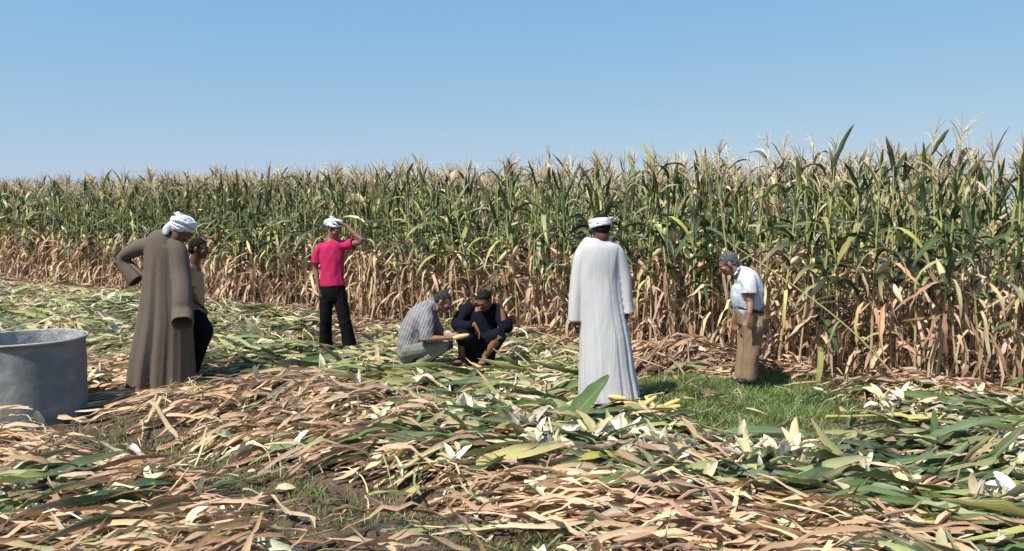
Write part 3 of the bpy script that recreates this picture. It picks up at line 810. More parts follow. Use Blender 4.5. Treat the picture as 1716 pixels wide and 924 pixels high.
big_leaf('green_leaf', 'pointed green corn leaf standing behind the arching glossy leaf', 'corn leaf', gpt(1565, 760), 0.32, 0.075, 60, 75, 10, 0.2, (0.08, 0.15, 0.07))
big_leaf('green_leaf', 'pale green corn leaf laid flat left of the squatting men', 'corn leaf', gpt(425, 664), 0.75, 0.13, 3, 12, 20, 0.2, (0.18, 0.24, 0.1))
big_leaf('dry_leaf', 'straw coloured husk leaf standing straight up left of the squatting men', 'dry leaf', gpt(632, 611), 0.26, 0.07, 80, 82, -5, 0.2, (0.72, 0.56, 0.36), M_DRY, 0.5)
big_leaf('dry_leaf', 'pale pointed husk leaf standing up below the bending man', 'dry leaf', gpt(1240, 738), 0.22, 0.06, 100, 84, 0, 0.3, (0.62, 0.55, 0.3), M_DRY, 0.5)
big_leaf('dry_leaf', 'thin brown corn leaf curling upward at the bottom right', 'dry leaf', gpt(1205, 915), 0.3, 0.05, 110, 80, 30, 0.5, (0.5, 0.33, 0.22), M_DRY, 0.5)
big_leaf('dry_leaf', 'pinkish folded leaf sticking up below the squatting men', 'dry leaf', gpt(852, 690), 0.4, 0.1, 20, 35, 70, 0.5, (0.5, 0.32, 0.22), M_DRY, 0.4)

# leaning stalk in front of the field on the right
p0, p1, p2, p3 = (np.array(P(*a)) for a in ((1212, 400, 8.3), (1330, 478, 7.9), (1440, 545, 7.6), (1512, 650, 7.45)))
o = empty('leaning_corn_stalk', tuple(P(1515, 652, 7.45)), 'snapped corn stalk leaning down to the left across the field edge', 'corn stalk')
r0 = np.array(o.location)
ts = np.linspace(0, 1, 16)[:, None]
pts = (1 - ts) ** 3 * p0 + 3 * ts * (1 - ts) ** 2 * p1 + 3 * ts ** 2 * (1 - ts) * p2 + ts ** 3 * p3
V, Q, uv = tube(pts - r0, np.linspace(0.004, 0.012, 16), 6)
me = np_mesh('stalk', V, Q, np.broadcast_to(np.array((0.42, 0.40, 0.16)), V.shape), uv); me.materials.append(M_LEAF); link('stalk', me, parent=o)
for k, (i, yw, a0, c) in enumerate([(5, 150, -30, YGREEN), (7, 20, 20, GREEN), (9, 200, -50, PALE), (11, 10, 30, YGREEN), (12, 170, -20, GREEN)]):
    V, Q, uv = blade(lr.uniform(0.35, 0.6), 0.05, 10, rad(a0), rad(60), 1.0, 0.8, 0.1, 0.15, 0.4, lr)
    V = V @ rotz(rad(yw)).T + pts[i] - r0
    me = np_mesh('leaf', V, Q, np.broadcast_to(np.array(c), V.shape), uv); me.materials.append(M_LEAF); link('leaf', me, parent=o)

# ------------------------------------------------------------------ grass and clods
def grass():
    n = 560000
    px = rng.uniform(-5, 1720, n); py = 590 + 334 * rng.random(n)
    v = -(py - CY) / F; k = EYE / -(-st + v * ct)
    X, Y = (px - CX) / F * k, (ct + v * st) * k
    z = zone_at(X, Y, 0.3)
    pn = np.sin(X * 5 + 1.3 * np.sin(Y * 4)) * np.sin(Y * 6.3 + X) + 0.5 * np.sin(X * 17 + Y * 9)
    patch = 1 / (1 + np.exp(-3 * pn))
    # the bright patch under the bending man
    core = np.exp(-(((px - 1235) / 205) ** 2 + ((py - 658) / 58) ** 2) ** 1.5)
    pr_ = np.where(z == ord('W'), 0.10 + 0.35 * patch, np.where(z == ord('S'), 0.02 + 0.09 * patch, 0.0)) + core * 1.0
    scale = (700 / py) ** 2
    kp = (rng.random(n) < pr_ * (0.6 + 0.4 * core)) & (edge_dist(X, Y) < -0.05) & ((X - TX) ** 2 + (Y - TY) ** 2 > 0.23)
    X, Y, core, px, py = X[kp], Y[kp], core[kp], px[kp], py[kp]
    m = len(X)
    hgt = rng.uniform(0.015, 0.06, m) * np.where(rng.random(m) < 0.06, 1.8, 1.0) * (0.8 + 0.5 * (np.sin(X * 9) * np.sin(Y * 8 + X * 3) > 0)) * (0.8 + 0.7 * core); a = rng.uniform(0, 6.28, m); b = rng.uniform(0, 6.28, m); ln = rng.uniform(0.2, 1.3, m)
    w = rng.uniform(0.0018, 0.0038, m)
    zb = H(X, Y)
    bx, by = np.cos(a) * w, np.sin(a) * w
    dx, dy = np.cos(b) * ln * hgt, np.sin(b) * ln * hgt
    V = np.stack([np.stack([X - bx, Y - by, zb - 0.004], 1), np.stack([X + bx, Y + by, zb - 0.004], 1),
                  np.stack([X + bx * .8 + dx * .4, Y + by * .8 + dy * .4, zb + hgt * .65], 1), np.stack([X - bx * .8 + dx * .4, Y - by * .8 + dy * .4, zb + hgt * .65], 1),
                  np.stack([X + bx * .1 + dx, Y + by * .1 + dy, zb + hgt], 1), np.stack([X - bx * .1 + dx, Y - by * .1 + dy, zb + hgt], 1)], 1).reshape(-1, 3)
    i = np.arange(m)[:, None] * 6
    Q = np.concatenate([i + np.array([[0, 1, 2, 3]]), i + np.array([[3, 2, 4, 5]])])
    g = np.array([0.085, 0.17, 0.035]); s = np.array([0.30, 0.27, 0.12])
    f = np.clip(rng.normal(0.36, 0.34, m) - 0.16 * core, 0, 1)[:, None]
    col = (g * (1 - f) + s * f) * rng.uniform(0.7, 1.3, (m, 1))
    col = np.repeat(col, 6, 0)
    uv = np.tile(np.array([[0.2, 0], [0.2, 0], [0.2, .5], [0.2, .5], [0.2, 1], [0.2, 1]]), (m, 1))
    tag(link('grass', np_mesh('grass', V, Q, col, uv), M_LEAF), 'short green grass and weeds growing on the bare soil', 'grass', kind='stuff')
grass()
def clods():
    ph = (1 + 5 ** .5) / 2
    b = Bag()
    n = 0
    while n < 1500:
        px, py = lr.uniform(0, 1716), lr.uniform(600, 924)
        zc = ZONES[min(15, max(0, int((py - 460) / 29)))][min(21, int(px / 78))]
        if zc not in 'SW': continue
        x, y, z = gpt(px, py, 0)
        if edge_dist(x, y) > 0 or (x - TX) ** 2 + (y - TY) ** 2 < 0.23: continue
        s = abs(lr.gauss(0, 0.011)) + 0.004
        u = np.array([[sx, sy, sz] for sz in (-1, 1) for sy in (-1, 1) for sx in (-1, 1)], float) * s
        u = u * rng.uniform(0.5, 1.1, (8, 3))
        u = u @ rotz(lr.uniform(0, 6)).T + np.array([x, y, z])
        b.add(u, np.array([[0, 2, 3, 1], [4, 5, 7, 6], [0, 1, 5, 4], [2, 6, 7, 3], [0, 4, 6, 2], [1, 3, 7, 5]]), np.array([0.1, 0.07, 0.05]), np.zeros((8, 2)))
        n += 1
    tag(link('soil_crumbs', b.mesh('soil_crumbs'), M_SOIL), 'small crumbs of dark soil on the bare ground', 'soil', kind='stuff')
clods()

# ------------------------------------------------------------------ the concrete tank at the left
def tank():
    m, n, l, b = mat('tank_cement')
    tc = n.new('ShaderNodeTexCoord').outputs['Object']
    a = noise_tex(n, l, 3.2, 7, 0.65, tc, 0.6); f = noise_tex(n, l, 30, 5, 0.7, tc)
    mp = n.new('ShaderNodeMapping'); l.new(tc, mp.inputs['Vector']); mp.inputs['Scale'].default_value = (1.2, 1.2, 7)
    hz = noise_tex(n, l, 2.0, 4, 0.6, mp.outputs[0])
    c = ramp(n, l, a.outputs[0], [(0.30, (0.12, 0.128, 0.128)), (0.5, (0.17, 0.177, 0.174)), (0.70, (0.26, 0.26, 0.25))])
    c = mix_rgb(n, l, 0.35, c, ramp(n, l, hz.outputs[0], [(0.35, (0.7, 0.74, 0.78)), (0.65, (1.2, 1.18, 1.15))]), 'MULTIPLY')
    c = mix_rgb(n, l, math_(n, l, 'MULTIPLY', ramp(n, l, f.outputs[0], [(0.62, (0, 0, 0)), (0.72, (1, 1, 1))]), 0.35), c, (0.5, 0.5, 0.47))
    l.new(c, b.inputs['Base Color']); b.inputs['Roughness'].default_value = 0.75
    bp = n.new('ShaderNodeBump'); bp.inputs['Strength'].default_value = 0.5; bp.inputs['Distance'].default_value = 0.012
    l.new(math_(n, l, 'ADD', math_(n, l, 'MULTIPLY', f.outputs[0], 0.4), a.outputs[0]), bp.inputs['Height']); l.new(bp.outputs[0], b.inputs['Normal'])
    m2, n, l, b = mat('tank_top')
    tc = n.new('ShaderNodeTexCoord').outputs['Object']
    a = noise_tex(n, l, 7, 7, 0.7, tc, 0.8); f = noise_tex(n, l, 26, 5, 0.7, tc)
    c = ramp(n, l, a.outputs[0], [(0.3, (0.19, 0.195, 0.20)), (0.5, (0.34, 0.34, 0.33)), (0.7, (0.45, 0.44, 0.42))])
    l.new(c, b.inputs['Base Color']); b.inputs['Roughness'].default_value = 0.85
    bp = n.new('ShaderNodeBump'); bp.inputs['Strength'].default_value = 0.7; bp.inputs['Distance'].default_value = 0.02
    l.new(math_(n, l, 'ADD', f.outputs[0], a.outputs[0]), bp.inputs['Height']); l.new(bp.outputs[0], b.inputs['Normal'])
    z0 = Hs(TX, TY) - 0.05
    top = 0.655
    o = empty('round_tank', (TX, TY, z0), 'round open grey tank standing in the litter at the left edge', 'tank')
    N = 120; hh = top - z0
    zs = np.concatenate([np.linspace(0, hh - 0.03, 26), [hh - 0.028, hh - 0.012, hh - 0.004]])
    th = np.linspace(0, 2 * np.pi, N, endpoint=False)
    V = []
    seam = -math.pi / 2 + 0.12
    for i, z in enumerate(zs):
        r_ = tank_r * (0.97 + 0.03 * z / hh) + (0.0 if i < 26 else (0.012 if i < 28 else 0.006))
        rr = r_ + 0.003 * np.sin(th * 3 + z * 4) + 0.002 * np.sin(th * 11 + z * 17)
        dth = (th - seam + np.pi) % (2 * np.pi) - np.pi
        rr = rr + (0.006 if i < 26 else 0) * np.exp(-(dth / 0.035) ** 2) * (1 if z > 0.14 else -1.6)
        V.append(np.stack([rr * np.cos(th), rr * np.sin(th), np.full(N, z)], 1))
    V = np.concatenate(V)
    Q = np.array([[i * N + j, i * N + (j + 1) % N, (i + 1) * N + (j + 1) % N, (i + 1) * N + j] for i in range(len(zs) - 1) for j in range(N)])
    link('tank_wall', np_mesh('tank_wall', V, Q), m, o)
    rim = [((tank_r + 0.009 + 0.0015 * math.sin(3 * t)) * math.cos(t), (tank_r + 0.009) * math.sin(t), hh - 0.008 + 0.002 * math.sin(5 * t)) for t in np.linspace(0, 2 * np.pi, 97)]
    Vr, Qr, _u = tube(rim, 0.0085, 8)
    link('tank_rim', np_mesh('tank_rim', Vr, Qr), m2, o)
    # inside: lining down to the floor of the tub
    zi = np.linspace(hh - 0.004, 0.06, 18); V = []
    for z in zi:
        rr = tank_r * (0.97 + 0.03 * z / hh) - 0.014 + 0.003 * np.sin(th * 3 + z * 4) + 0.002 * np.sin(th * 13 + z * 21)
        V.append(np.stack([rr * np.cos(th), rr * np.sin(th), np.full(N, z)], 1))
    V = np.concatenate(V)
    Q = np.array([[i * N + j, (i + 1) * N + j, (i + 1) * N + (j + 1) % N, i * N + (j + 1) % N] for i in range(17) for j in range(N)])
    link('tank_lining', np_mesh('tank_lining', V, Q), m2, o)
    V = np.concatenate([np.stack([q * (tank_r - 0.02) * np.cos(th), q * (tank_r - 0.02) * np.sin(th), 0.065 + 0.004 * np.sin(th * 3 + q * 9)], 1) for q in np.linspace(1, 0.02, 10)])
    Q = np.array([[i * N + j, i * N + (j + 1) % N, (i + 1) * N + (j + 1) % N, (i + 1) * N + j] for i in range(9) for j in range(N)])
    link('tank_floor', np_mesh('tank_floor', V, Q), m2, o)
tank()

# ------------------------------------------------------------------ corn cobs
M_COB, _n, _l, _b = mat('corn_kernels')
_tc = _n.new('ShaderNodeTexCoord').outputs['Object']
_l.new(mix_rgb(_n, _l, noise_tex(_n, _l, 45, 3, 0.6, _tc).outputs[0], (0.50, 0.30, 0.08), (0.66, 0.47, 0.19)), _b.inputs['Base Color'])
_b.inputs['Roughness'].default_value = 0.4
def cob_mesh(L=0.19, R=0.026):
    rows, per = 14, 4; n = rows * per; st_ = 46
    t = np.linspace(0, 1, st_)
    pr_ = R * np.clip(np.sin(np.pi * np.clip(0.10 + 0.84 * t, 0, 1)) ** 0.45, 0.05, 1) * (1.04 - 0.2 * t)
    pr_[0] = pr_[-1] = R * 0.15
    th = np.linspace(0, 2 * np.pi, n, endpoint=False)
    bump = 1 + 0.07 * np.abs(np.sin(th * rows / 2))[None] ** 0.6 * 1.0 + 0.05 * np.abs(np.sin(t * 11.5 * np.pi))[:, None] ** 0.6
    rr = pr_[:, None] * bump
    V = np.stack([np.broadcast_to((t * L)[:, None], rr.shape), rr * np.cos(th)[None], rr * np.sin(th)[None]], -1).reshape(-1, 3)
    Q = np.array([[i * n + j, i * n + (j + 1) % n, (i + 1) * n + (j + 1) % n, (i + 1) * n + j] for i in range(st_ - 1) for j in range(n)])
    me = np_mesh('cob', V, Q); me.materials.append(M_COB)
    return me
COB = cob_mesh()
def cob(loc, rot, label, group=None, s=1.0):
    o = tag(link('corn_cob', COB, loc=loc), label, 'corn cob', group)
    o.rotation_euler = rot; o.scale = (s, s, s)
    return o
for k in range(20):
    px, py = 1036 + 98 * lr.random(), 690 + 14 * lr.random()
    g = gpt(px, py + 2, 0.075 + 0.05 * lr.random())
    cob(g, (lr.uniform(0, 6), lr.gauss(0, 0.25), lr.uniform(0, 6.28)), 'yellow corn cob in the heap by the white robe hem', 'husked cobs heaped by the man in white', lr.uniform(0.7, 0.9))
for k in range(9):
    px, py = 745 + 55 * lr.random(), 630 + 8 * lr.random()
    g = gpt(px, py, 0.09)
    cob(g, (lr.uniform(0, 6), lr.gauss(0, 0.2), lr.uniform(0, 6.28)), 'yellow corn cob in front of the squatting men', 'husked cobs before the squatting men')
cob(gpt(1700, 800, 0.04), (0, 0, 0.6), 'single yellow corn cob on bare soil at the far right edge')
cob(gpt(905, 600, 0.08), (0, 0, 0.2), 'single yellow corn cob lying left of the man in white')

#@@PEOPLE@@
# ------------------------------------------------------------------ people
def v3(a): return np.array(a, float)
def nrm(a):
    a = v3(a); return a / (np.linalg.norm(a) + 1e-9)
def cat(pts, k=4):
    """Catmull-Rom through rows of pts (any width)"""
    p = np.asarray(pts, float); n = len(p)
    if n < 3: return np.array([p[0] * (1 - t) + p[-1] * t for t in np.linspace(0, 1, k + 1)])
    out = []
    for i in range(n - 1):
        a, b, c, d = p[max(i - 1, 0)], p[i], p[i + 1], p[min(i + 2, n - 1)]
        for s in range(k):
            t = s / k
            out.append(0.5 * (2 * b + (c - a) * t + (2 * a - 5 * b + 4 * c - d) * t * t + (3 * b - a - 3 * c + d) * t ** 3))
    out.append(p[-1]); return np.array(out)
def loft(st, up=(0, 1, 0), nseg=16, k=4, fold=None, round_=True, cup=0.0):
    """closed skin round stations (x, y, z, ra, rb): ra across, rb along 'up'"""
    s = cat(st, k); c, r = s[:, :3], np.maximum(s[:, 3:5], 0.002)
    T = np.gradient(c, axis=0); T /= np.linalg.norm(T, axis=1)[:, None] + 1e-9
    U = v3(up)[None] - T * (T @ v3(up))[:, None]; U /= np.linalg.norm(U, axis=1)[:, None] + 1e-9
    A = np.cross(T, U)
    if round_:
        def cap(i, sg):
            rr = min(r[i]) * 0.8
            return [(c[i] + sg * T[i] * rr * math.sin(q), r[i] * math.cos(q), U[i], A[i]) for q in (0.5, 1.0, 1.4)]
        h = cap(0, -1)[::-1]; e = [] if cup else cap(-1, 1)
        c = np.concatenate([[x[0] for x in h], c] + ([[x[0] for x in e]] if e else []))
        U = np.concatenate([[x[2] for x in h], U] + ([[x[2] for x in e]] if e else []))
        A = np.concatenate([[x[3] for x in h], A] + ([[x[3] for x in e]] if e else []))
        r = np.concatenate([[x[1] for x in h], r] + ([[x[1] for x in e]] if e else []))
    if cup:
        t = T[-1]
        c = np.concatenate([c, [c[-1] + t * 0.004, c[-1] - t * cup]]); U = np.concatenate([U, [U[-1]] * 2]); A = np.concatenate([A, [A[-1]] * 2])
        r = np.concatenate([r, [r[-1] - 0.014, r[-1] * 0.8 - 0.014]])
    th = np.linspace(0, 2 * np.pi, nseg, endpoint=False)
    m = np.ones((len(c), nseg))
    if fold is not None:
        tt = np.linspace(0, 1, len(c)); m = fold(th[None], tt[:, None])
    V = c[:, None] + (m * r[:, :1] * np.cos(th)[None])[..., None] * A[:, None] + (m * r[:, 1:2] * np.sin(th)[None])[..., None] * U[:, None]
    V = V.reshape(-1, 3)
    n = len(c)
    F_ = [[i * nseg + j, i * nseg + (j + 1) % nseg, (i + 1) * nseg + (j + 1) % nseg, (i + 1) * nseg + j] for i in range(n - 1) for j in range(nseg)]
    V = np.concatenate([V, [c[0], c[-1]]]); a, b = n * nseg, n * nseg + 1
    F_ += [[(j + 1) % nseg, j, a] for j in range(nseg)] + [[(n - 1) * nseg + j, (n - 1) * nseg + (j + 1) % nseg, b] for j in range(nseg)]
    return V, F_
def ell(c, r, R=None, n=14):
    th = np.linspace(0, 2 * np.pi, n, endpoint=False); ph = np.linspace(-np.pi / 2, np.pi / 2, n // 2 + 3)[1:-1]
    V = [[math.cos(p) * math.cos(t), math.cos(p) * math.sin(t), math.sin(p)] for p in ph for t in th] + [[0, 0, -1], [0, 0, 1]]
    V = np.array(V) * v3(r)
    if R is not None: V = V @ np.asarray(R).T
    V = V + v3(c); m = len(ph)
    F_ = [[i * n + j, i * n + (j + 1) % n, (i + 1) * n + (j + 1) % n, (i + 1) * n + j] for i in range(m - 1) for j in range(n)]
    F_ += [[(j + 1) % n, j, m * n] for j in range(n)] + [[(m - 1) * n + j, (m - 1) * n + (j + 1) % n, m * n + 1] for j in range(n)]
    return V, F_
def limb(pts, rr, k=5, n=12):
    return loft([(*p, r, r) for p, r in zip(pts, rr)], up=(0.31, 0.83, 0.46), nseg=n, k=k)
def solid(name, parts, m, parent, voxel=0.009, smooth=3, dec=None, disp=None):
    """one continuous skin over all the given volumes"""
    root = v3(parent_loc(parent))
    vs, fs, n = [], [], 0
    for V, F_ in parts:
        vs.append(V - root); fs += [[i + n for i in f] for f in F_]; n += len(V)
    me = bpy.data.meshes.new(name + '_tmp'); me.from_pydata(np.concatenate(vs).tolist(), [], fs)
    o = bpy.data.objects.new('tmp', me); C.objects.link(o)
    r = o.modifiers.new('r', 'REMESH'); r.mode = 'VOXEL'; r.voxel_size = voxel
    if smooth: q = o.modifiers.new('s', 'SMOOTH'); q.factor = 0.5; q.iterations = smooth
    if dec: q = o.modifiers.new('d', 'DECIMATE'); q.ratio = dec
    dg = bpy.context.evaluated_depsgraph_get()
    res = bpy.data.meshes.new_from_object(o.evaluated_get(dg)); res.name = name
    bpy.data.objects.remove(o); bpy.data.meshes.remove(me)
    co = np.zeros(len(res.vertices) * 3, np.float32); res.vertices.foreach_get('co', co); co = co.reshape(-1, 3)
    if disp is not None:
        no = np.zeros(len(res.vertices) * 3, np.float32); res.vertices.foreach_get('normal', no); no = no.reshape(-1, 3)
        co = co + no * disp(co + root)[:, None]; res.vertices.foreach_set('co', co.astype(np.float32).ravel())
    res.polygons.foreach_set('use_smooth', np.ones(len(res.polygons), bool)); res.update()
    res.materials.clear()
    return link(name, res, m, parent)
def parent_loc(p):
    L = v3((0, 0, 0))
    while p is not None: L = L + v3(p.location); p = p.parent
    return L
def wrinkles(amp, seed, sx=14, sz=8):
    r = np.random.default_rng(seed)
    K = r.normal(0, 1, (7, 3)) * np.array([sx, sx, sz]); ph = r.uniform(0, 6, 7)
    def f(p):
        w = sum(np.sin(p @ K[i] * 0.35 + ph[i]) for i in range(3)) * 0.8
        s = sum(1 - np.abs(np.sin(p @ K[i] + ph[i] + w)) * 1.6 for i in range(3, 7)) / 4
        return amp * s
    return f
def frame(f, roll=0.0):
    f = nrm(f); r = nrm(np.cross(f, (0, 0, 1))); u = np.cross(r, f)
    c, s = math.cos(roll), math.sin(roll)
    return np.stack([r * c + u * s, f, u * c - r * s], 1)        # columns: right, forward, up
def head(c, f, neck, s=1.0, roll=0.0, nr=0.056):
    R = frame(f, roll); c = v3(c)
    def q(x, y, z): return c + R @ (v3((x, y, z)) * s)
    def e(p, r): return ell(q(*p), v3(r) * s, R)
    out = [e((0, -.008, .028), (.074, .094, .080)), e((0, .03, -.03), (.058, .060, .075)), e((0, .040, -.072), (.045, .044, .036)), e((0, .078, -.090), (.022, .016, .016))]
    for g in (-1, 1):
        out += [e((g * .036, .062, -.022), (.024, .024, .022)), e((g * .077, -.006, -.008), (.010, .020, .031)), e((g * .031, .076, .000), (.015, .012, .010))]
    out += [limb([q(-.042, .074, .020), q(0, .088, .019), q(.042, .074, .020)], [.009 * s, .012 * s, .009 * s]),
            limb([q(0, .084, .012), q(0, .100, -.012), q(0, .108, -.030)], [.009 * s, .011 * s, .014 * s]),
            e((0, .086, -.054), (.025, .011, .0065)), e((0, .086, -.066), (.022, .011, .007)),
            limb([q(0, -.022, -.030), q(0, -.02, -.085), v3(neck)], [nr * s, nr * s, nr * 1.15 * s])]
    return out, q, R
def face_bits(par, q, R, s=1.0, brow=None, mous=None):
    for g in (-1, 1):
        solid('eye', [ell(q(g * .031, .084, .001), v3((.012, .006, .006)) * s, R)], M_EYEW, par, 0.003, 0)
        solid('pupil', [ell(q(g * .031, .0895, .001), v3((.0055, .003, .005)) * s, R)], M_EYE, par, 0.002, 0)
        if brow: solid('eyebrow', [limb([q(g * .014, .094, .022), q(g * .032, .09, .026), q(g * .048, .074, .019)], [.004 * s, .0045 * s, .003 * s])], brow, par, 0.003, 0)
    if mous: solid('moustache', [limb([q(-.028, .088, -.050), q(0, .102, -.044), q(.028, .088, -.050)], [.005 * s, .008 * s, .005 * s])], mous, par, 0.003, 1)
def hair(par, q, R, m, s=1.0, seed=1, back=0.0, thick=1.0, top=0.0, name='hair'):
    parts = [ell(q(0, -.018, .036 + top), v3((.080, .092, .080)) * s * thick, R), ell(q(0, -.050, -.010), v3((.068, .055, .065)) * s, R),
             ell(q(0, .024, .072), v3((.058, .048, .030)) * s, R), ell(q(.058, -.004, .016), v3((.019, .03, .034)) * s, R), ell(q(-.058, -.004, .016), v3((.019, .03, .034)) * s, R)]
    return solid(name, parts, m, par, 0.006, 2, None, wrinkles(0.004, seed, 90, 90))
def hand(wr, d, n, side, curl=0.5, s=1.0, spread=0.12):
    """palm, four fingers and a thumb; d points to the fingers, n out of the palm, side=+1 thumb towards cross(d,n)"""
    wr = v3(wr); d = nrm(d); n = nrm(v3(n) - d * np.dot(n, d)); a = np.cross(d, n) * side
    out = [loft([(*(wr - d * .02), .026 * s, .020 * s), (*(wr + d * .02 * s), .031 * s, .017 * s), (*(wr + d * .055 * s), .040 * s, .015 * s), (*(wr + d * .09 * s), .040 * s, .012 * s)], up=n, nseg=12, k=3)]
    for i, (o, L) in enumerate(((.029, .070), (.010, .080), (-.010, .074), (-.028, .058))):
        p = wr + d * (.088 - (.006 if i == 3 else 0)) * s + a * o * s
        dd = nrm(d + a * o * spread * 14); pts = [p - dd * .012]; cu = 0.15
        pts.append(p)
        for L2 in (.46, .30, .24):
            cu2 = cu
            pts.append(pts[-1] + (dd * math.cos(cu2) + n * math.sin(cu2)) * L * L2 * s); cu += curl * (0.9 + 0.12 * i)
        out.append(limb(pts, [.0095 * s, .0095 * s, .009 * s, .008 * s, .0068 * s], 3, 8))
    p = wr + d * .028 * s + a * .026 * s
    t1 = nrm(d * .75 + a * .75 + n * .25); t2 = nrm(d * .95 + a * .25 + n * .4)
    out.append(limb([p - t1 * .015, p + t1 * .030 * s, p + (t1 * .030 + t2 * .030) * s, p + (t1 * .030 + t2 * .052) * s], [.014 * s, .0115 * s, .0098 * s, .0075 * s], 3, 8))
    return out
def arm(sh, el, wr, s=1.0):
    return [limb([sh, lerp(sh, el, .5), el, lerp(el, wr, .35), wr], [.052 * s, .045 * s, .037 * s, .036 * s, .024 * s])]
def leg(hip, kn, an, s=1.0):
    return [limb([hip, lerp(hip, kn, .5), kn, lerp(kn, an, .35), an], [.085 * s, .07 * s, .052 * s, .052 * s, .034 * s])]
def foot(an, toe, s=1.0, up=0.0):
    an, toe = v3(an), v3(toe); h = nrm(toe - an); heel = an - h * .045 - v3((0, 0, .035))
    return [loft([(*heel, .028 * s, .03 * s), (*lerp(heel, toe, .35), .036 * s, .034 * s), (*lerp(heel, toe, .75), .044 * s, .022 * s), (*toe, .034 * s, .014 * s)], up=(0, 0, 1), nseg=12, k=3), limb([an, heel + h * .02], [.034 * s, .03 * s])]
def turban(par, c, R, m, rx, ry, rz, loops, tr, seed=3, tilt=0.25, tail=None, name='turban'):
    r = random.Random(seed); c = v3(c); parts = [ell(c, (rx * .93, ry * .93, rz * .95), R, 20)]
    for i in range(loops):
        ax = tilt * (r.uniform(-1, 1)); ay = tilt * r.uniform(-1, 1); h = (i / (loops - 1) - .5) * 1.5 * rz if loops > 1 else 0
        k = math.sqrt(max(0.08, 1 - (h / rz) ** 2 * .93))
        pts = []
        for t in np.linspace(0, 2 * np.pi, 25):
            x, y = rx * k * math.cos(t), ry * k * math.sin(t)
            pts.append(c + R @ v3((x, y, h + ax * x + ay * y + .004 * math.sin(3 * t + i))))
        parts.append(loft([(*p, tr * 1.0, tr * .62) for p in pts], up=tuple(R[:, 2] * 0.9 + R[:, 0] * .1), nseg=8, k=1))
    if tail is not None: parts.append(loft(tail, up=(0, 1, 0), nseg=10, k=4))
    return solid(name, parts, m, par, 0.0055, 1, None, wrinkles(0.0025, seed, 50, 70))

M_EYE = plain('eye_dark', (0.012, 0.008, 0.006), 0.2)
M_EYEW = plain('eye_white', (0.45, 0.40, 0.36), 0.3)
SK_D = skin_material('skin_deep', (0.10, 0.048, 0.029))
SK_M = skin_material('skin_brown', (0.20, 0.096, 0.058))
SK_L = skin_material('skin_tan', (0.24, 0.12, 0.076))
HR_B = hair_material('hair_black', (0.008, 0.006, 0.005))
HR_G = hair_material('hair_grey', (0.045, 0.046, 0.05), (0.115, 0.12, 0.13))
HR_D = hair_material('hair_dark_grey', (0.012, 0.012, 0.013), (0.05, 0.052, 0.06))
M_WH = cloth('white_turban_cloth', (0.55, 0.58, 0.62), 0.05, 700, 0.5, wr_scale=(30, 30, 50))
M_BROWN = cloth('brown_robe_cloth', (0.108, 0.086, 0.070), 0.12, 800, 0.42, wr_scale=(8, 8, 1.5))
M_GAL = cloth('white_robe_cloth', (0.43, 0.43, 0.435), 0.07, 800, 0.5, wr_scale=(8, 8, 1.5), dirt=(0.45, 0.40, 0.34))
M_BLK = cloth('black_cloth', (0.006, 0.006, 0.007), 0.2, 800, 0.5)
M_NAVY = cloth('black_blue_cloth', (0.006, 0.007, 0.012), 0.2, 800, 0.5)
M_PINK = cloth('pink_jersey', (0.42, 0.022, 0.09), 0.08, 800, 0.4)
M_TANS = cloth('tan_shirt_cloth', (0.34, 0.23, 0.14), 0.1, 800, 0.4)
M_KHAKI = cloth('khaki_cloth', (0.23, 0.155, 0.096), 0.08, 900, 0.35, wr_scale=(14, 14, 4))
M_GREYT = cloth('grey_trouser_cloth', (0.175, 0.175, 0.15), 0.08, 900, 0.5, wr_scale=(16, 16, 16))
M_STRP = cloth('striped_shirt_cloth', (0.24, 0.228, 0.232), 0.05, 900, 0.35, stripe=((0.93, 0.0, -0.36), 0.032, (0.125, 0.12, 0.138), 0.32), wr_scale=(14, 14, 14))
M_CHK = cloth('white_striped_shirt_cloth', (0.47, 0.49, 0.52), 0.04, 900, 0.4, stripe=((0.97, 0.0, 0.2), 0.035, (0.38, 0.42, 0.50), 0.2), wr_scale=(14, 14, 10))
M_SHOE = plain('shoe_dark', (0.02, 0.017, 0.015), 0.45)
M_TEAL = plain('slipper_teal', (0.02, 0.22, 0.26), 0.5)
M_LEATH = plain('belt_leather', (0.03, 0.02, 0.015), 0.4)
M_SOLE = plain('slipper_sole', (0.6, 0.58, 0.5), 0.6)

def pleats(amp, t0, items, seed=0, power=1.3):
    """radial fold function: items = (angle, width, depth); the rest soft waves growing to the hem"""
    r = random.Random(seed); ws = [(r.randint(5, 15), r.uniform(0, 6), r.uniform(.4, 1)) for _ in range(5)]
    def f(th, t):
        g = np.clip((t - t0) / (1 - t0), 0, 1) ** power
        m = 1 + amp * g * sum(w * np.sin(k * th + p + 0.8 * np.sin(3 * t + p)) for k, p, w in ws) / 2.2
        for a, w, dp in items:
            d = (th - a + np.pi) % (2 * np.pi) - np.pi
            m = m - dp * g * np.exp(-(d / w) ** 2) + dp * 0.45 * g * (np.exp(-((d - 1.9 * w) / w) ** 2) + np.exp(-((d + 1.9 * w) / w) ** 2))
        return m
    return f
def robe(stations, d0, B, fold, nseg=72, k=5):
    """stations (px x, px y, half width px, half depth m, depth offset)"""
    out = []
    for (x, y, hw, hd, dd) in stations:
        out.append((*B(x, y, dd), hw * (d0 + dd) / F, hd))
    return loft(out, up=(0, 1, 0), nseg=nseg, k=k, fold=fold, round_=False)
def mk(d0):
    return lambda x, y, dd=0.0: v3(P(x, y, d0 + dd))

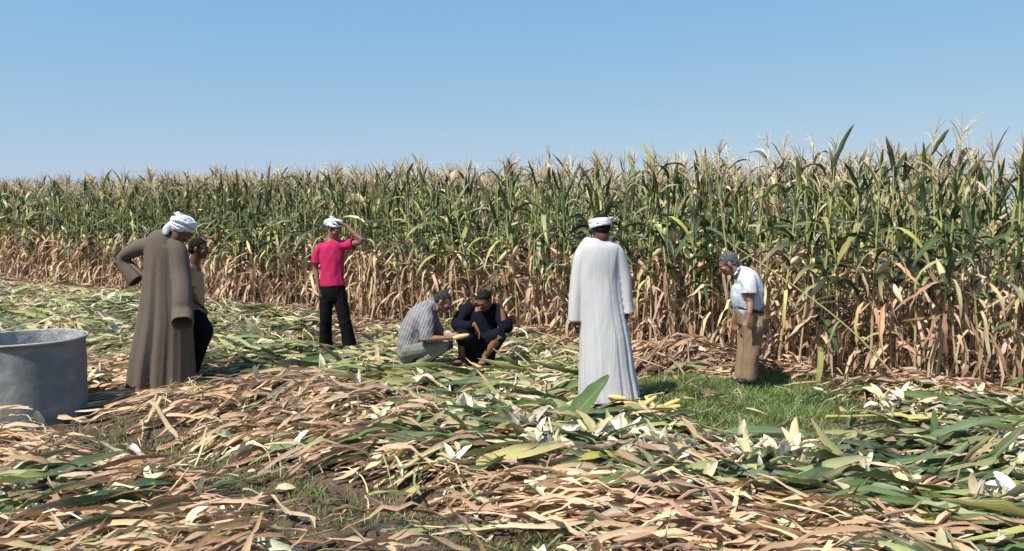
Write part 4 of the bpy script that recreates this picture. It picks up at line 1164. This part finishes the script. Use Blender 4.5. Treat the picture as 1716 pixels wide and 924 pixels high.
# --- 1. man in the brown robe, hand on hip, leaning towards the boy
d0 = 7.38; B = mk(d0); base = B(270, 656); zb = Hs(base[0], base[1])
man = empty('person', (base[0], base[1], zb), 'man in a long brown robe and white turban seen from behind, hand on hip', 'person', 'people in the field')
hp, q, R = head(B(305, 385), (0.62, 0.72, -0.32), B(290, 404), 1.0, -0.15)
sh_r, el_r, wr_r = B(298, 416, -.02), B(304, 462, -.06), B(306, 498, -.03)
sh_l, el_l, wr_l = B(254, 414, .0), B(207, 432, .10), B(240, 462, .03)
body = hp + [loft([(*B(290, 400), .07, .06), (*B(276, 418), .17, .10), (*B(274, 460), .15, .11), (*B(275, 530), .15, .11), (*B(275, 560), .12, .1)], nseg=16)]
body += arm(sh_r, el_r, wr_r) + arm(sh_l, el_l, wr_l) + hand(wr_r, (0, .1, -1), (-1, .3, 0), 1, 0.4) + hand(wr_l, (.8, .0, -.5), (0, 1, 0), -1, 0.3)
for x in (252, 296):
    hip_, kn_, an_ = B(x, 545), B(x - 4, 600, .02), B(x - 2, 648)
    body += leg(hip_, kn_, an_) + foot(an_, B(x + 8, 655, .14))
solid('body', body, SK_D, man, 0.007, 2, 0.4)
st_ = [(291, 397, 10, .06, 0), (284, 400, 21, .085, 0), (277, 409, 32, .115, 0), (276, 425, 33.5, .13, 0), (275, 450, 33, .14, 0), (275, 480, 36, .155, 0), (276, 540, 46, .19, 0), (272, 600, 54, .22, 0), (270, 640, 57, .235, 0), (269, 657, 58.5, .24, 0)]
rb = robe(st_, d0, B, pleats(.018, .25, [(-1.66, .11, .30), (-1.1, .08, .10), (-2.2, .1, .06), (-0.5, .1, .1), (1.5, .2, .15)], 4))
sl = loft([(*B(292, 409, -.02), .075, .08), (*B(299, 425, -.06), .086, .085), (*B(303, 460, -.10), .088, .085), (*B(305, 500, -.19), .094, .088), (*B(306, 522, -.215), .099, .095), (*B(306, 543, -.31), .102, .105)], nseg=28, cup=0.2, fold=lambda th, t: 1 + .035 * t * np.sin(4 * th + 3 * t) + .02 * t * np.sin(7 * th))
sl2 = loft([(*B(262, 410, 0), .085, .09), (*B(236, 415, .04), .078, .08), (*B(211, 428, .09), .062, .075), (*B(208, 442, .09), .062, .07), (*B(220, 460, .07), .078, .07), (*B(229, 472, .05), .085, .065)], nseg=24, k=5, cup=0.06)
solid('robe', [rb, sl, sl2], M_BROWN, man, 0.0085, 2, None, wrinkles(.008, 2, 9, 4))
turban(man, q(0, -.008, .062), R, M_WH, .096, .108, .082, 9, .019, 8, .20, [(*q(-.03, -.10, .02), .03, .02), (*q(-.035, -.125, -.04), .035, .02), (*q(-.03, -.12, -.085), .028, .014)])

# --- 2. boy partly hidden by the brown robe
d0 = 7.72; B = mk(d0); base = B(330, 650); zb = Hs(base[0], base[1])
boy = empty('person', (base[0], base[1], zb), 'boy with short black hair in a tan shirt, half hidden behind the brown robe', 'person', 'people in the field')
hp, q, R = head(B(333, 417), (0.95, 0.05, -0.12), B(323, 446), 0.92)
sh_, el_, wr_ = B(320, 457, -.12), B(319, 488, -.16), B(331, 508, -.12)
body = hp + [loft([(*B(324, 443), .06, .06), (*B(322, 458), .085, .14), (*B(323, 500), .08, .12), (*B(326, 535), .09, .12)], nseg=16)]
body += arm(sh_, el_, wr_, .85) + hand(wr_, (.8, 0, -.6), (0, -.3, -1), 1, .35, .9)
sh2, el2, wr2 = B(324, 455, .12), B(325, 490, .16), B(334, 512, .14)
body += arm(sh2, el2, wr2, .85) + hand(wr2, (.6, 0, -.8), (0, .3, -1), -1, .35, .9)
hipn, knn, ann = B(326, 535, -.08), B(343, 556, -.10), B(323, 628, -.05)
body += leg(hipn, knn, ann, .85) + foot(ann + v3((0, 0, .0)), B(343, 648, -.12), .9) + leg(B(325, 535, .08), B(320, 590, .08), B(318, 640, .1), .85) + foot(B(318, 640, .1), B(335, 646, .1), .9)
solid('body', body, SK_D, boy, 0.007, 2, 0.4)
solid('shirt', [loft([(*B(325, 443), .05, .05), (*B(321, 450), .075, .12), (*B(323, 470), .10, .155), (*B(325, 500), .095, .14), (*B(326, 530), .09, .135)], nseg=20, fold=lambda th, t: 1 + .03 * np.sin(5 * th + 4 * t)),
                loft([(*sh_, .06, .06), (*lerp(sh_, el_, .8), .062, .062)], nseg=14, cup=.04), loft([(*sh2, .06, .06), (*lerp(sh2, el2, .8), .062, .062)], nseg=14, cup=.04)], M_TANS, boy, 0.009, 2, None, wrinkles(.004, 8, 30, 25))
solid('trousers', [loft([(*B(325, 520), .09, .12), (*B(327, 540), .11, .14)], nseg=16), limb([hipn, lerp(hipn, knn, .5), knn, lerp(knn, ann, .3), lerp(knn, ann, .9)], [.11, .105, .085, .07, .05]),
                   limb([B(325, 535, .08), B(320, 590, .08), B(318, 635, .1)], [.1, .075, .06])], M_BLK, boy, 0.009, 2, None, wrinkles(.004, 9, 30, 20))
hair(boy, q, R, HR_B, .93, 4)
face_bits(boy, q, R, .92, HR_B)
for dd, x in ((-.12, 343), (.1, 335)):
    p0_, p1_ = B(x - 20, 651, dd), B(x, 651, dd)
    solid('slipper', [loft([(*p0_, .036, .012), (*lerp(p0_, p1_, .6), .046, .012), (*p1_, .032, .010)], up=(0, 0, 1), nseg=14), loft([(*lerp(p0_, p1_, .55) + v3((0, -.042, .01)), .012, .02), (*lerp(p0_, p1_, .62) + v3((0, 0, .035)), .012, .024), (*lerp(p0_, p1_, .55) + v3((0, .042, .01)), .012, .02)], up=(1, 0, 0), nseg=10)], M_TEAL, boy, .006, 1)

# --- 3. youth in the pink shirt, hand on his head
d0 = 9.75; B = mk(d0); base = B(562, 582); zb = Hs(base[0], base[1])
pk = empty('person', (base[0], base[1], zb), 'young man in a bright pink t-shirt and black trousers holding his head', 'person', 'people in the field')
hp, q, R = head(B(562, 384, -.04), (0.62, -0.62, -0.48), B(553, 406, .02), .98)
sl_, ell_, wl_ = B(533, 416), B(529, 450, .02), B(533, 482, -.04)
sr_, elr_, wr_ = B(578, 414), B(606, 404, -.12), B(580, 378, -.08)
body = hp + [loft([(*B(554, 403), .06, .06), (*B(556, 414), .16, .09), (*B(556, 440), .14, .10), (*B(558, 478), .13, .10), (*B(558, 495), .14, .1)], nseg=16)]
body += arm(sl_, ell_, wl_, .95) + arm(sr_, elr_, wr_, .95) + hand(wl_, (.25, -.1, -1), (1, .3, 0), -1, .3) + hand(wr_, (-.85, .05, .42), (-.4, .1, -.9), -1, .22, .95)
hl, kl, al = B(547, 490), B(546, 532, -.02), B(546, 573, .05)
hr, kr, ar = B(568, 490), B(577, 535, -.03), B(586, 576, -.02)
body += leg(hl, kl, al) + leg(hr, kr, ar) + foot(al, al + v3((.05, -.16, -.06))) + foot(ar, ar + v3((-.03, -.16, -.05)))
solid('body', body, SK_M, pk, 0.007, 2, 0.45)
ts = loft([(*B(554, 403), .062, .062), (*B(555, 407), .125, .078), (*B(556, 413), .165, .098), (*B(556, 428), .163, .112), (*B(557, 448), .150, .115), (*B(557, 465), .150, .117), (*B(558, 479), .158, .122)], nseg=40, k=5, round_=False, fold=lambda th, t: 1 + .03 * t * np.sin(6 * th + 5 * t) + .018 * t * np.sin(11 * th - 6 * t))
t1 = loft([(*B(543, 413), .052, .06), (*B(534, 420), .060, .066), (*B(530.5, 441, .01), .07, .066)], nseg=18, cup=.04)
t2 = loft([(*B(572, 411), .062, .07), (*B(583, 411, -.03), .064, .066), (*B(593, 409, -.07), .074, .07)], nseg=18, cup=.04)
solid('t_shirt', [ts, t1, t2], M_PINK, pk, .008, 2, None, wrinkles(.0075, 5, 18, 12))
solid('trousers', [loft([(*B(558, 474), .148, .11), (*B(558, 486), .158, .118), (*B(558, 498), .155, .115)], nseg=24),
                   limb([hl, kl, lerp(kl, al, .6), al + v3((0, 0, -.03))], [.092, .078, .08, .088]), limb([hr, kr, lerp(kr, ar, .6), ar + v3((0, 0, -.04))], [.094, .082, .084, .094])], M_BLK, pk, .009, 2, None, wrinkles(.006, 6, 22, 16))
for a_, d_ in ((al, (.05, -.17, -.07)), (ar, (-.03, -.18, -.06))):
    solid('shoe', [loft([(*(a_ + v3((0, .05, -.06))), .036, .04), (*(a_ + v3(d_) * .4 + v3((0, 0, -.04))), .044, .042), (*(a_ + v3(d_)), .048, .028), (*(a_ + v3(d_) * 1.25), .03, .018)], up=(0, 0, 1), nseg=14)], M_SHOE, pk, .007, 1)
hair(pk, q, R, HR_B, 1.0, 11)
face_bits(pk, q, R, .98, HR_B)
turban(pk, q(.0, -.03, .062), frame((0.62, -0.62, -0.35), .2), M_WH, .080, .078, .060, 5, .024, 9, .38, [(*q(.05, -.09, .07), .035, .04), (*q(.07, -.10, .03), .05, .045), (*q(.04, -.115, -.015), .03, .03)], 'head_cloth')

# --- 4. squatting man in the striped shirt
d0 = 8.6; B = mk(d0); base = B(700, 612); zb = Hs(base[0], base[1])
sq = empty('person', (base[0], base[1], zb), 'squatting man in a grey striped shirt and grey trousers holding a corn cob', 'person', 'people in the field')
hp, q, R = head(B(742, 505), (0.86, -0.12, -0.50), B(721, 519), 1.02, 0, .060)
sn, en, wn_ = B(715, 529, -.17), B(716, 568, -.25), B(745, 567, -.24)
sf, ef, wf = B(722, 527, .17), B(734, 562, .14), B(749, 563, -.10)
body = hp + [loft([(*B(724, 512), .06, .06), (*B(708, 530), .10, .16), (*B(697, 556), .10, .14), (*B(688, 582), .11, .14), (*B(684, 596), .10, .13)], nseg=16)]
body += arm(sn, en, wn_) + arm(sf, ef, wf) + hand(wn_, (.95, .25, -.05), (0, .35, 1), -1, .42) + hand(wf, (.95, -.1, .0), (0, -.9, .4), 1, .5)
hn, kn, an = B(684, 588, -.10), B(747, 578, -.16), B(702, 609, -.13)
hf, kf, af = B(686, 588, .10), B(754, 575, .17), B(712, 606, .13)
body += leg(hn, kn, an) + leg(hf, kf, af) + foot(an, B(727, 614, -.15)) + foot(af, B(734, 610, .16))
solid('body', body, SK_L, sq, .007, 2, .45)
shirt = loft([(*B(726, 511), .058, .06), (*B(720, 515), .095, .10), (*B(708, 529), .150, .195), (*B(701, 545), .172, .195), (*B(695, 562), .180, .185), (*B(689, 580), .165, .175), (*B(685, 594), .135, .16)], nseg=40, k=5, fold=lambda th, t: 1 + .025 * np.sin(5 * th + 9 * t) + .015 * np.sin(9 * th - 12 * t))
s1 = loft([(*B(712, 526, -.13), .085, .085), (*B(715, 540, -.19), .080, .080), (*B(715, 556, -.215), .082, .078), (*B(716, 570, -.225), .086, .078)], nseg=22, cup=.05)
s2 = loft([(*B(721, 525, .13), .08, .08), (*B(728, 545, .19), .076, .076), (*B(735, 560, .2), .08, .075)], nseg=20, cup=.05)
collar = loft([(*B(716, 507, .075), .012, .022), (*B(722, 501, .0), .012, .022), (*B(727, 504, -.055), .012, .024), (*B(731, 515, -.075), .012, .026), (*B(736, 524, -.05), .010, .024)], up=(-.5, 0, .85), nseg=10, k=5)
solid('shirt', [shirt, s1, s2, collar], M_STRP, sq, .008, 2, None, wrinkles(.009, 15, 18, 18))
solid('trousers', [loft([(*B(690, 585), .12, .16), (*B(683, 594), .125, .165), (*B(681, 600), .10, .14)], nseg=22),
                   limb([hn, lerp(hn, kn, .5), kn, lerp(kn, an, .5), an + v3((0, 0, .0))], [.105, .080, .060, .056, .050]), limb([hf, lerp(hf, kf, .5), kf, lerp(kf, af, .5), af], [.105, .080, .060, .056, .050])], M_GREYT, sq, .008, 2, None, wrinkles(.009, 16, 26, 26))
for a_, t_ in ((an, B(728, 615, -.15)), (af, B(735, 611, .16))):
    h_ = a_ + v3((-.05, 0, -.035))
    solid('shoe', [loft([(*h_, .036, .036), (*lerp(h_, t_, .4), .042, .038), (*lerp(h_, t_, .8), .046, .026), (*t_, .03, .018)], up=(0, 0, 1), nseg=14)], M_SHOE, sq, .007, 1)
hair(sq, q, R, HR_D, 1.03, 21, thick=.99)
face_bits(sq, q, R, 1.02, HR_B, HR_B)
cob(tuple(B(759, 567, -.27)), (0.3, -0.22, -0.03), 'yellow corn cob held by the squatting man in the striped shirt', None, 0.95)

# --- 5. squatting man in black
d0 = 8.75; B = mk(d0); base = B(800, 608); zb = Hs(base[0], base[1])
bk = empty('person', (base[0], base[1], zb), 'squatting man in a black robe resting his head against his raised fist', 'person', 'people in the field')
hp, q, R = head(B(811, 503, -.10), (-0.42, -0.72, -0.62), B(806, 521, .02), .98)
sl_, el_, wl_ = B(784, 521, .02), B(764, 546, -.12), B(796, 545, -.26)
sr_, er_, wr_ = B(832, 522, .02), B(847, 549, -.16), B(841, 516, -.15)
body = hp + [loft([(*B(808, 512, .05), .06, .06), (*B(808, 525, .05), .15, .10), (*B(808, 555, .08), .14, .11), (*B(808, 588, .12), .15, .12)], nseg=16)]
body += arm(sl_, el_, wl_, .95) + arm(sr_, er_, wr_, .95) + hand(wl_, (.45, -.15, -.9), (-.5, -.2, -.3), 1, .3) + hand(wr_, (-.35, -.1, .92), (-.9, .1, -.3), -1, 1.0)
kl, al = B(774, 561, -.20), B(773, 598, -.10)
kr, ar = B(838, 563, -.26), B(812, 598, -.18)
body += leg(B(796, 588, .1), kl, al, .95) + leg(B(818, 588, .1), kr, ar, .95) + foot(al, B(766, 607, -.32)) + foot(ar, B(806, 610, -.38))
solid('body', body, SK_M, bk, .007, 2, .45)
rt = loft([(*B(806, 512, .03), .06, .06), (*B(807, 516, .05), .13, .10), (*B(808, 525, .05), .185, .13), (*B(807, 545, .05), .185, .15), (*B(806, 570, .05), .19, .17), (*B(804, 592, .06), .19, .18), (*B(802, 603, .05), .17, .18)], nseg=40, k=5, fold=lambda th, t: 1 + .03 * t * np.sin(7 * th + 6 * t))
k1 = limb([B(797, 580, .0), B(784, 566, -.18), kl + v3((0, .01, .0)), kl + v3((.01, .03, -.08))], [.12, .105, .082, .07])
k2 = limb([B(818, 580, .0), B(830, 567, -.16), kr + v3((0, .01, 0)), kr + v3((-.01, .05, -.05))], [.12, .105, .080, .065])
lap = loft([(*B(804, 566, -.1), .16, .06), (*B(802, 585, -.08), .15, .05), (*B(798, 602, -.06), .13, .045)], nseg=20)
a1 = loft([(*B(786, 517, .02), .08, .08), (*B(773, 532, -.05), .078, .078), (*B(766, 545, -.12), .074, .072), (*B(778, 547, -.19), .062, .06), (*B(793, 546, -.25), .055, .05)], nseg=20, k=5, cup=.03)
a2 = loft([(*B(829, 518, .03), .08, .08), (*B(840, 533, -.05), .078, .076), (*B(848, 548, -.15), .078, .07), (*B(850, 543, -.16), .062, .062), (*B(847, 535, -.16), .05, .05)], nseg=20, k=5, cup=.02)
solid('robe', [rt, k1, k2, lap, a1, a2], M_NAVY, bk, .009, 2, None, wrinkles(.006, 25, 18, 18))
for a_, t_ in ((al, B(766, 608, -.34)), (ar, B(806, 611, -.40))):
    h_ = a_ + v3((0, .05, -.04))
    solid('sandal', [loft([(*h_ + v3((0, 0, -.01)), .038, .014), (*lerp(h_, t_, .6) + v3((0, 0, -.008)), .048, .014), (*t_, .036, .012)], up=(0, 0, 1), nseg=14),
                     loft([(*lerp(h_, t_, .6) + v3((-.046, 0, 0)), .022, .008), (*lerp(h_, t_, .6) + v3((0, 0, .042)), .026, .008), (*lerp(h_, t_, .6) + v3((.046, 0, 0)), .022, .008)], up=(0, 0, 1), nseg=10)], M_SHOE, bk, .006, 1)
hair(bk, q, R, HR_B, .99, 31)
face_bits(bk, q, R, .98, HR_B, HR_B)

# --- 6. man in the long white robe seen from behind
d0 = 6.82; B = mk(d0); base = B(1018, 672); zb = Hs(base[0], base[1])
wm = empty('person', (base[0], base[1], zb), 'man in a long white robe with a white band round his head, seen from behind', 'person', 'people in the field')
hp, q, R = head(B(1006, 382), (-0.28, 0.93, -0.20), B(1006, 404), 1.02, 0, .062)
sl_, el_, wl_ = B(980, 424), B(970, 474, -.02), B(964, 528, .02)
sr_, er_, wr_ = B(1030, 423), B(1045, 470, -.03), B(1052, 520, .0)
body = hp + [loft([(*B(1006, 400), .065, .065), (*B(1005, 418), .12, .08), (*B(1005, 460), .15, .11), (*B(1008, 530), .14, .11), (*B(1008, 555), .13, .1)], nseg=16)]
body += arm(sl_, el_, wl_) + arm(sr_, er_, wr_) + hand(wl_, (-.05, .1, -1), (1, .2, 0), 1, .35, .9) + hand(wr_, (-.05, .15, -1), (-1, .2, 0), -1, .5)
for x, x2 in ((993, 1002), (1026, 1046)):
    body += leg(B(x, 548), B((x + x2) / 2, 608, .02), B(x2, 664)) + foot(B(x2, 664), B(x2 + 3, 674, .17))
    body += foot(B(x2 + 4, 668, -.02), B(x2 + 10, 677, .02), .9)[:1] if x2 == 1046 else []
solid('body', body, SK_D, wm, .007, 2, .45)
st_ = [(1006, 398.5, 13, .066, 0), (1006, 401, 20, .082, 0), (1005, 406.5, 29, .10, 0), (1004.5, 416, 36, .122, 0), (1004, 435, 36.5, .135, 0), (1004, 470, 37, .14, 0), (1008, 520, 38.5, .17, 0), (1013, 570, 43, .2, 0), (1016, 620, 47.5, .225, 0), (1019, 655, 50.5, .24, 0), (1020, 667, 51.5, .245, 0)]
rb = robe(st_, d0, B, pleats(.012, .22, [(-1.95, .06, .07), (-1.12, .05, .07), (-.72, .06, .14), (-.35, .08, .14), (-2.6, .06, .07), (1.4, .2, .12)], 12))
s1 = loft([(*B(990, 420), .055, .065), (*B(979, 422), .066, .074), (*B(973, 438), .068, .078), (*B(968, 470), .066, .075), (*B(965, 505), .065, .08), (*B(964, 538), .068, .085)], nseg=24, cup=.09, fold=lambda th, t: 1 + .03 * t * np.sin(4 * th + 5 * t))
s2 = loft([(*B(1020, 419), .055, .065), (*B(1031, 421), .066, .074), (*B(1038, 438), .068, .078), (*B(1045, 470), .068, .078), (*B(1050, 505), .062, .085), (*B(1053, 526, -.01), .060, .09)], nseg=24, cup=.09, fold=lambda th, t: 1 + .03 * t * np.sin(4 * th + 2 * t))
solid('robe', [rb, s1, s2], M_GAL, wm, .0085, 2, None, wrinkles(.008, 41, 9, 4))
hair(wm, q, R, HR_B, 1.04, 42, top=.004)
Rb = R
bands = []
for h_, ax in ((.030, .10), (.050, -.14), (.040, .18), (.062, -.03)):
    pts = [q(.090 * math.cos(t), -.010 + .108 * math.sin(t), h_ - .012 + ax * .09 * math.cos(t)) for t in np.linspace(0, 2 * math.pi, 25)]
    bands.append(loft([(*p, .008, .020) for p in pts], up=tuple(Rb[:, 2]), nseg=10, k=1))
bands.append(ell(q(-.055, -.09, .035), (.022, .018, .03), Rb))
solid('head_band', bands, M_WH, wm, .0055, 1, None, wrinkles(.002, 43, 60, 60))

# --- 7. older man bending towards the field
d0 = 7.92; B = mk(d0); base = B(1250, 634); zb = Hs(base[0], base[1])
om = empty('person', (base[0], base[1], zb), 'grey haired man in a white striped shirt and khaki trousers bending to look left', 'person', 'people in the field')
hp, q, R = head(B(1221, 442), (-0.80, 0.18, -0.48), B(1238, 459), 1.02, 0, .058)
sn, en, wn_ = B(1254, 475, -.17), B(1257, 507, -.20), B(1256, 526, -.26)
sf, ef, wf = B(1246, 474, .17), B(1234, 505, .2), B(1232, 528, .1)
body = hp + [loft([(*B(1239, 455), .06, .06), (*B(1249, 470), .10, .16), (*B(1252, 495), .10, .14), (*B(1256, 520), .10, .14), (*B(1258, 540), .11, .14)], nseg=16)]
body += arm(sn, en, wn_) + arm(sf, ef, wf) + hand(wn_, (.05, -.1, -1), (-.3, 1, 0), 1, .12, 1.0, .22) + hand(wf, (-.1, 0, -1), (0, -1, 0), -1, .3)
hn, kn, an = B(1262, 545, -.09), B(1259, 592, -.10), B(1255, 630, -.09)
hf, kf, af = B(1257, 545, .09), B(1248, 592, .06), B(1243, 628, .05)
body += leg(hn, kn, an) + leg(hf, kf, af) + foot(an, B(1240, 638, -.14)) + foot(af, B(1228, 634, .05))
solid('body', body, SK_L, om, .007, 2, .45)
shirt = loft([(*B(1237, 455), .058, .06), (*B(1242, 459), .095, .10), (*B(1250, 470), .132, .175), (*B(1252, 484), .158, .19), (*B(1252, 498), .165, .18), (*B(1254, 510), .158, .165), (*B(1255, 519), .150, .155)], nseg=40, k=5, fold=lambda th, t: 1 + .03 * t * np.sin(6 * th + 9 * t))
s1 = loft([(*B(1254, 470, -.12), .085, .085), (*B(1256, 480, -.17), .078, .08), (*B(1256, 493, -.19), .078, .078)], nseg=22, cup=.05)
s2 = loft([(*B(1247, 470, .12), .08, .08), (*B(1241, 482, .17), .075, .075), (*B(1237, 494, .18), .076, .075)], nseg=20, cup=.05)
collar = loft([(*B(1245, 452, .06), .012, .02), (*B(1242, 448, .0), .012, .022), (*B(1237, 452, -.06), .012, .024), (*B(1231, 461, -.06), .011, .024)], up=(.5, 0, .85), nseg=10, k=5)
solid('shirt', [shirt, s1, s2, collar], M_CHK, om, .008, 2, None, wrinkles(.008, 55, 18, 18))
solid('trousers', [loft([(*B(1255, 514), .150, .155), (*B(1258, 527), .158, .16), (*B(1261, 542), .160, .16), (*B(1259, 556), .12, .14)], nseg=28),
                   limb([hn, lerp(hn, kn, .5), kn, lerp(kn, an, .6), an + v3((0, 0, -.02))], [.115, .098, .086, .080, .082]), limb([hf, lerp(hf, kf, .5), kf, lerp(kf, af, .6), af + v3((0, 0, -.02))], [.11, .095, .084, .078, .08])], M_KHAKI, om, .008, 2, None, wrinkles(.007, 56, 20, 8))
rg = [(*(B(1255.5, 518) + v3((.158 * math.cos(t), .162 * math.sin(t), -.035 * math.cos(t)))), .006, .016) for t in np.linspace(0, 2 * math.pi, 33)]
solid('belt', [loft(rg, up=(0, 0, 1), nseg=8, k=1)], M_LEATH, om, .005, 0)
for a_, t_ in ((an, B(1238, 639, -.15)), (af, B(1227, 635, .05))):
    h_ = a_ + v3((.05, 0, -.05))
    solid('shoe', [loft([(*h_, .036, .036), (*lerp(h_, t_, .4), .042, .038), (*lerp(h_, t_, .8), .046, .028), (*t_, .03, .02)], up=(0, 0, 1), nseg=14)], M_SHOE, om, .007, 1)
hair(om, q, R, HR_G, 1.04, 57)
face_bits(om, q, R, 1.02, HR_G)

# ------------------------------------------------------------------ labels: where several share one, say which by its order from the left
ORD = 'first second third fourth fifth sixth seventh eighth ninth tenth eleventh twelfth thirteenth fourteenth fifteenth sixteenth seventeenth eighteenth nineteenth twentieth twenty-first twenty-second twenty-third twenty-fourth twenty-fifth twenty-sixth'.split()
same = {}
for o in C.objects:
    if o.parent is None and 'label' in o and o.get('kind') is None: same.setdefault(o['label'], []).append(o)
for lab, os_ in same.items():
    if 1 < len(os_) <= 26:
        os_.sort(key=lambda o: o.location.x / max(o.location.y, 0.5))
        for k, o in enumerate(os_): o['label'] = lab + ', ' + ORD[k] + ' from left'
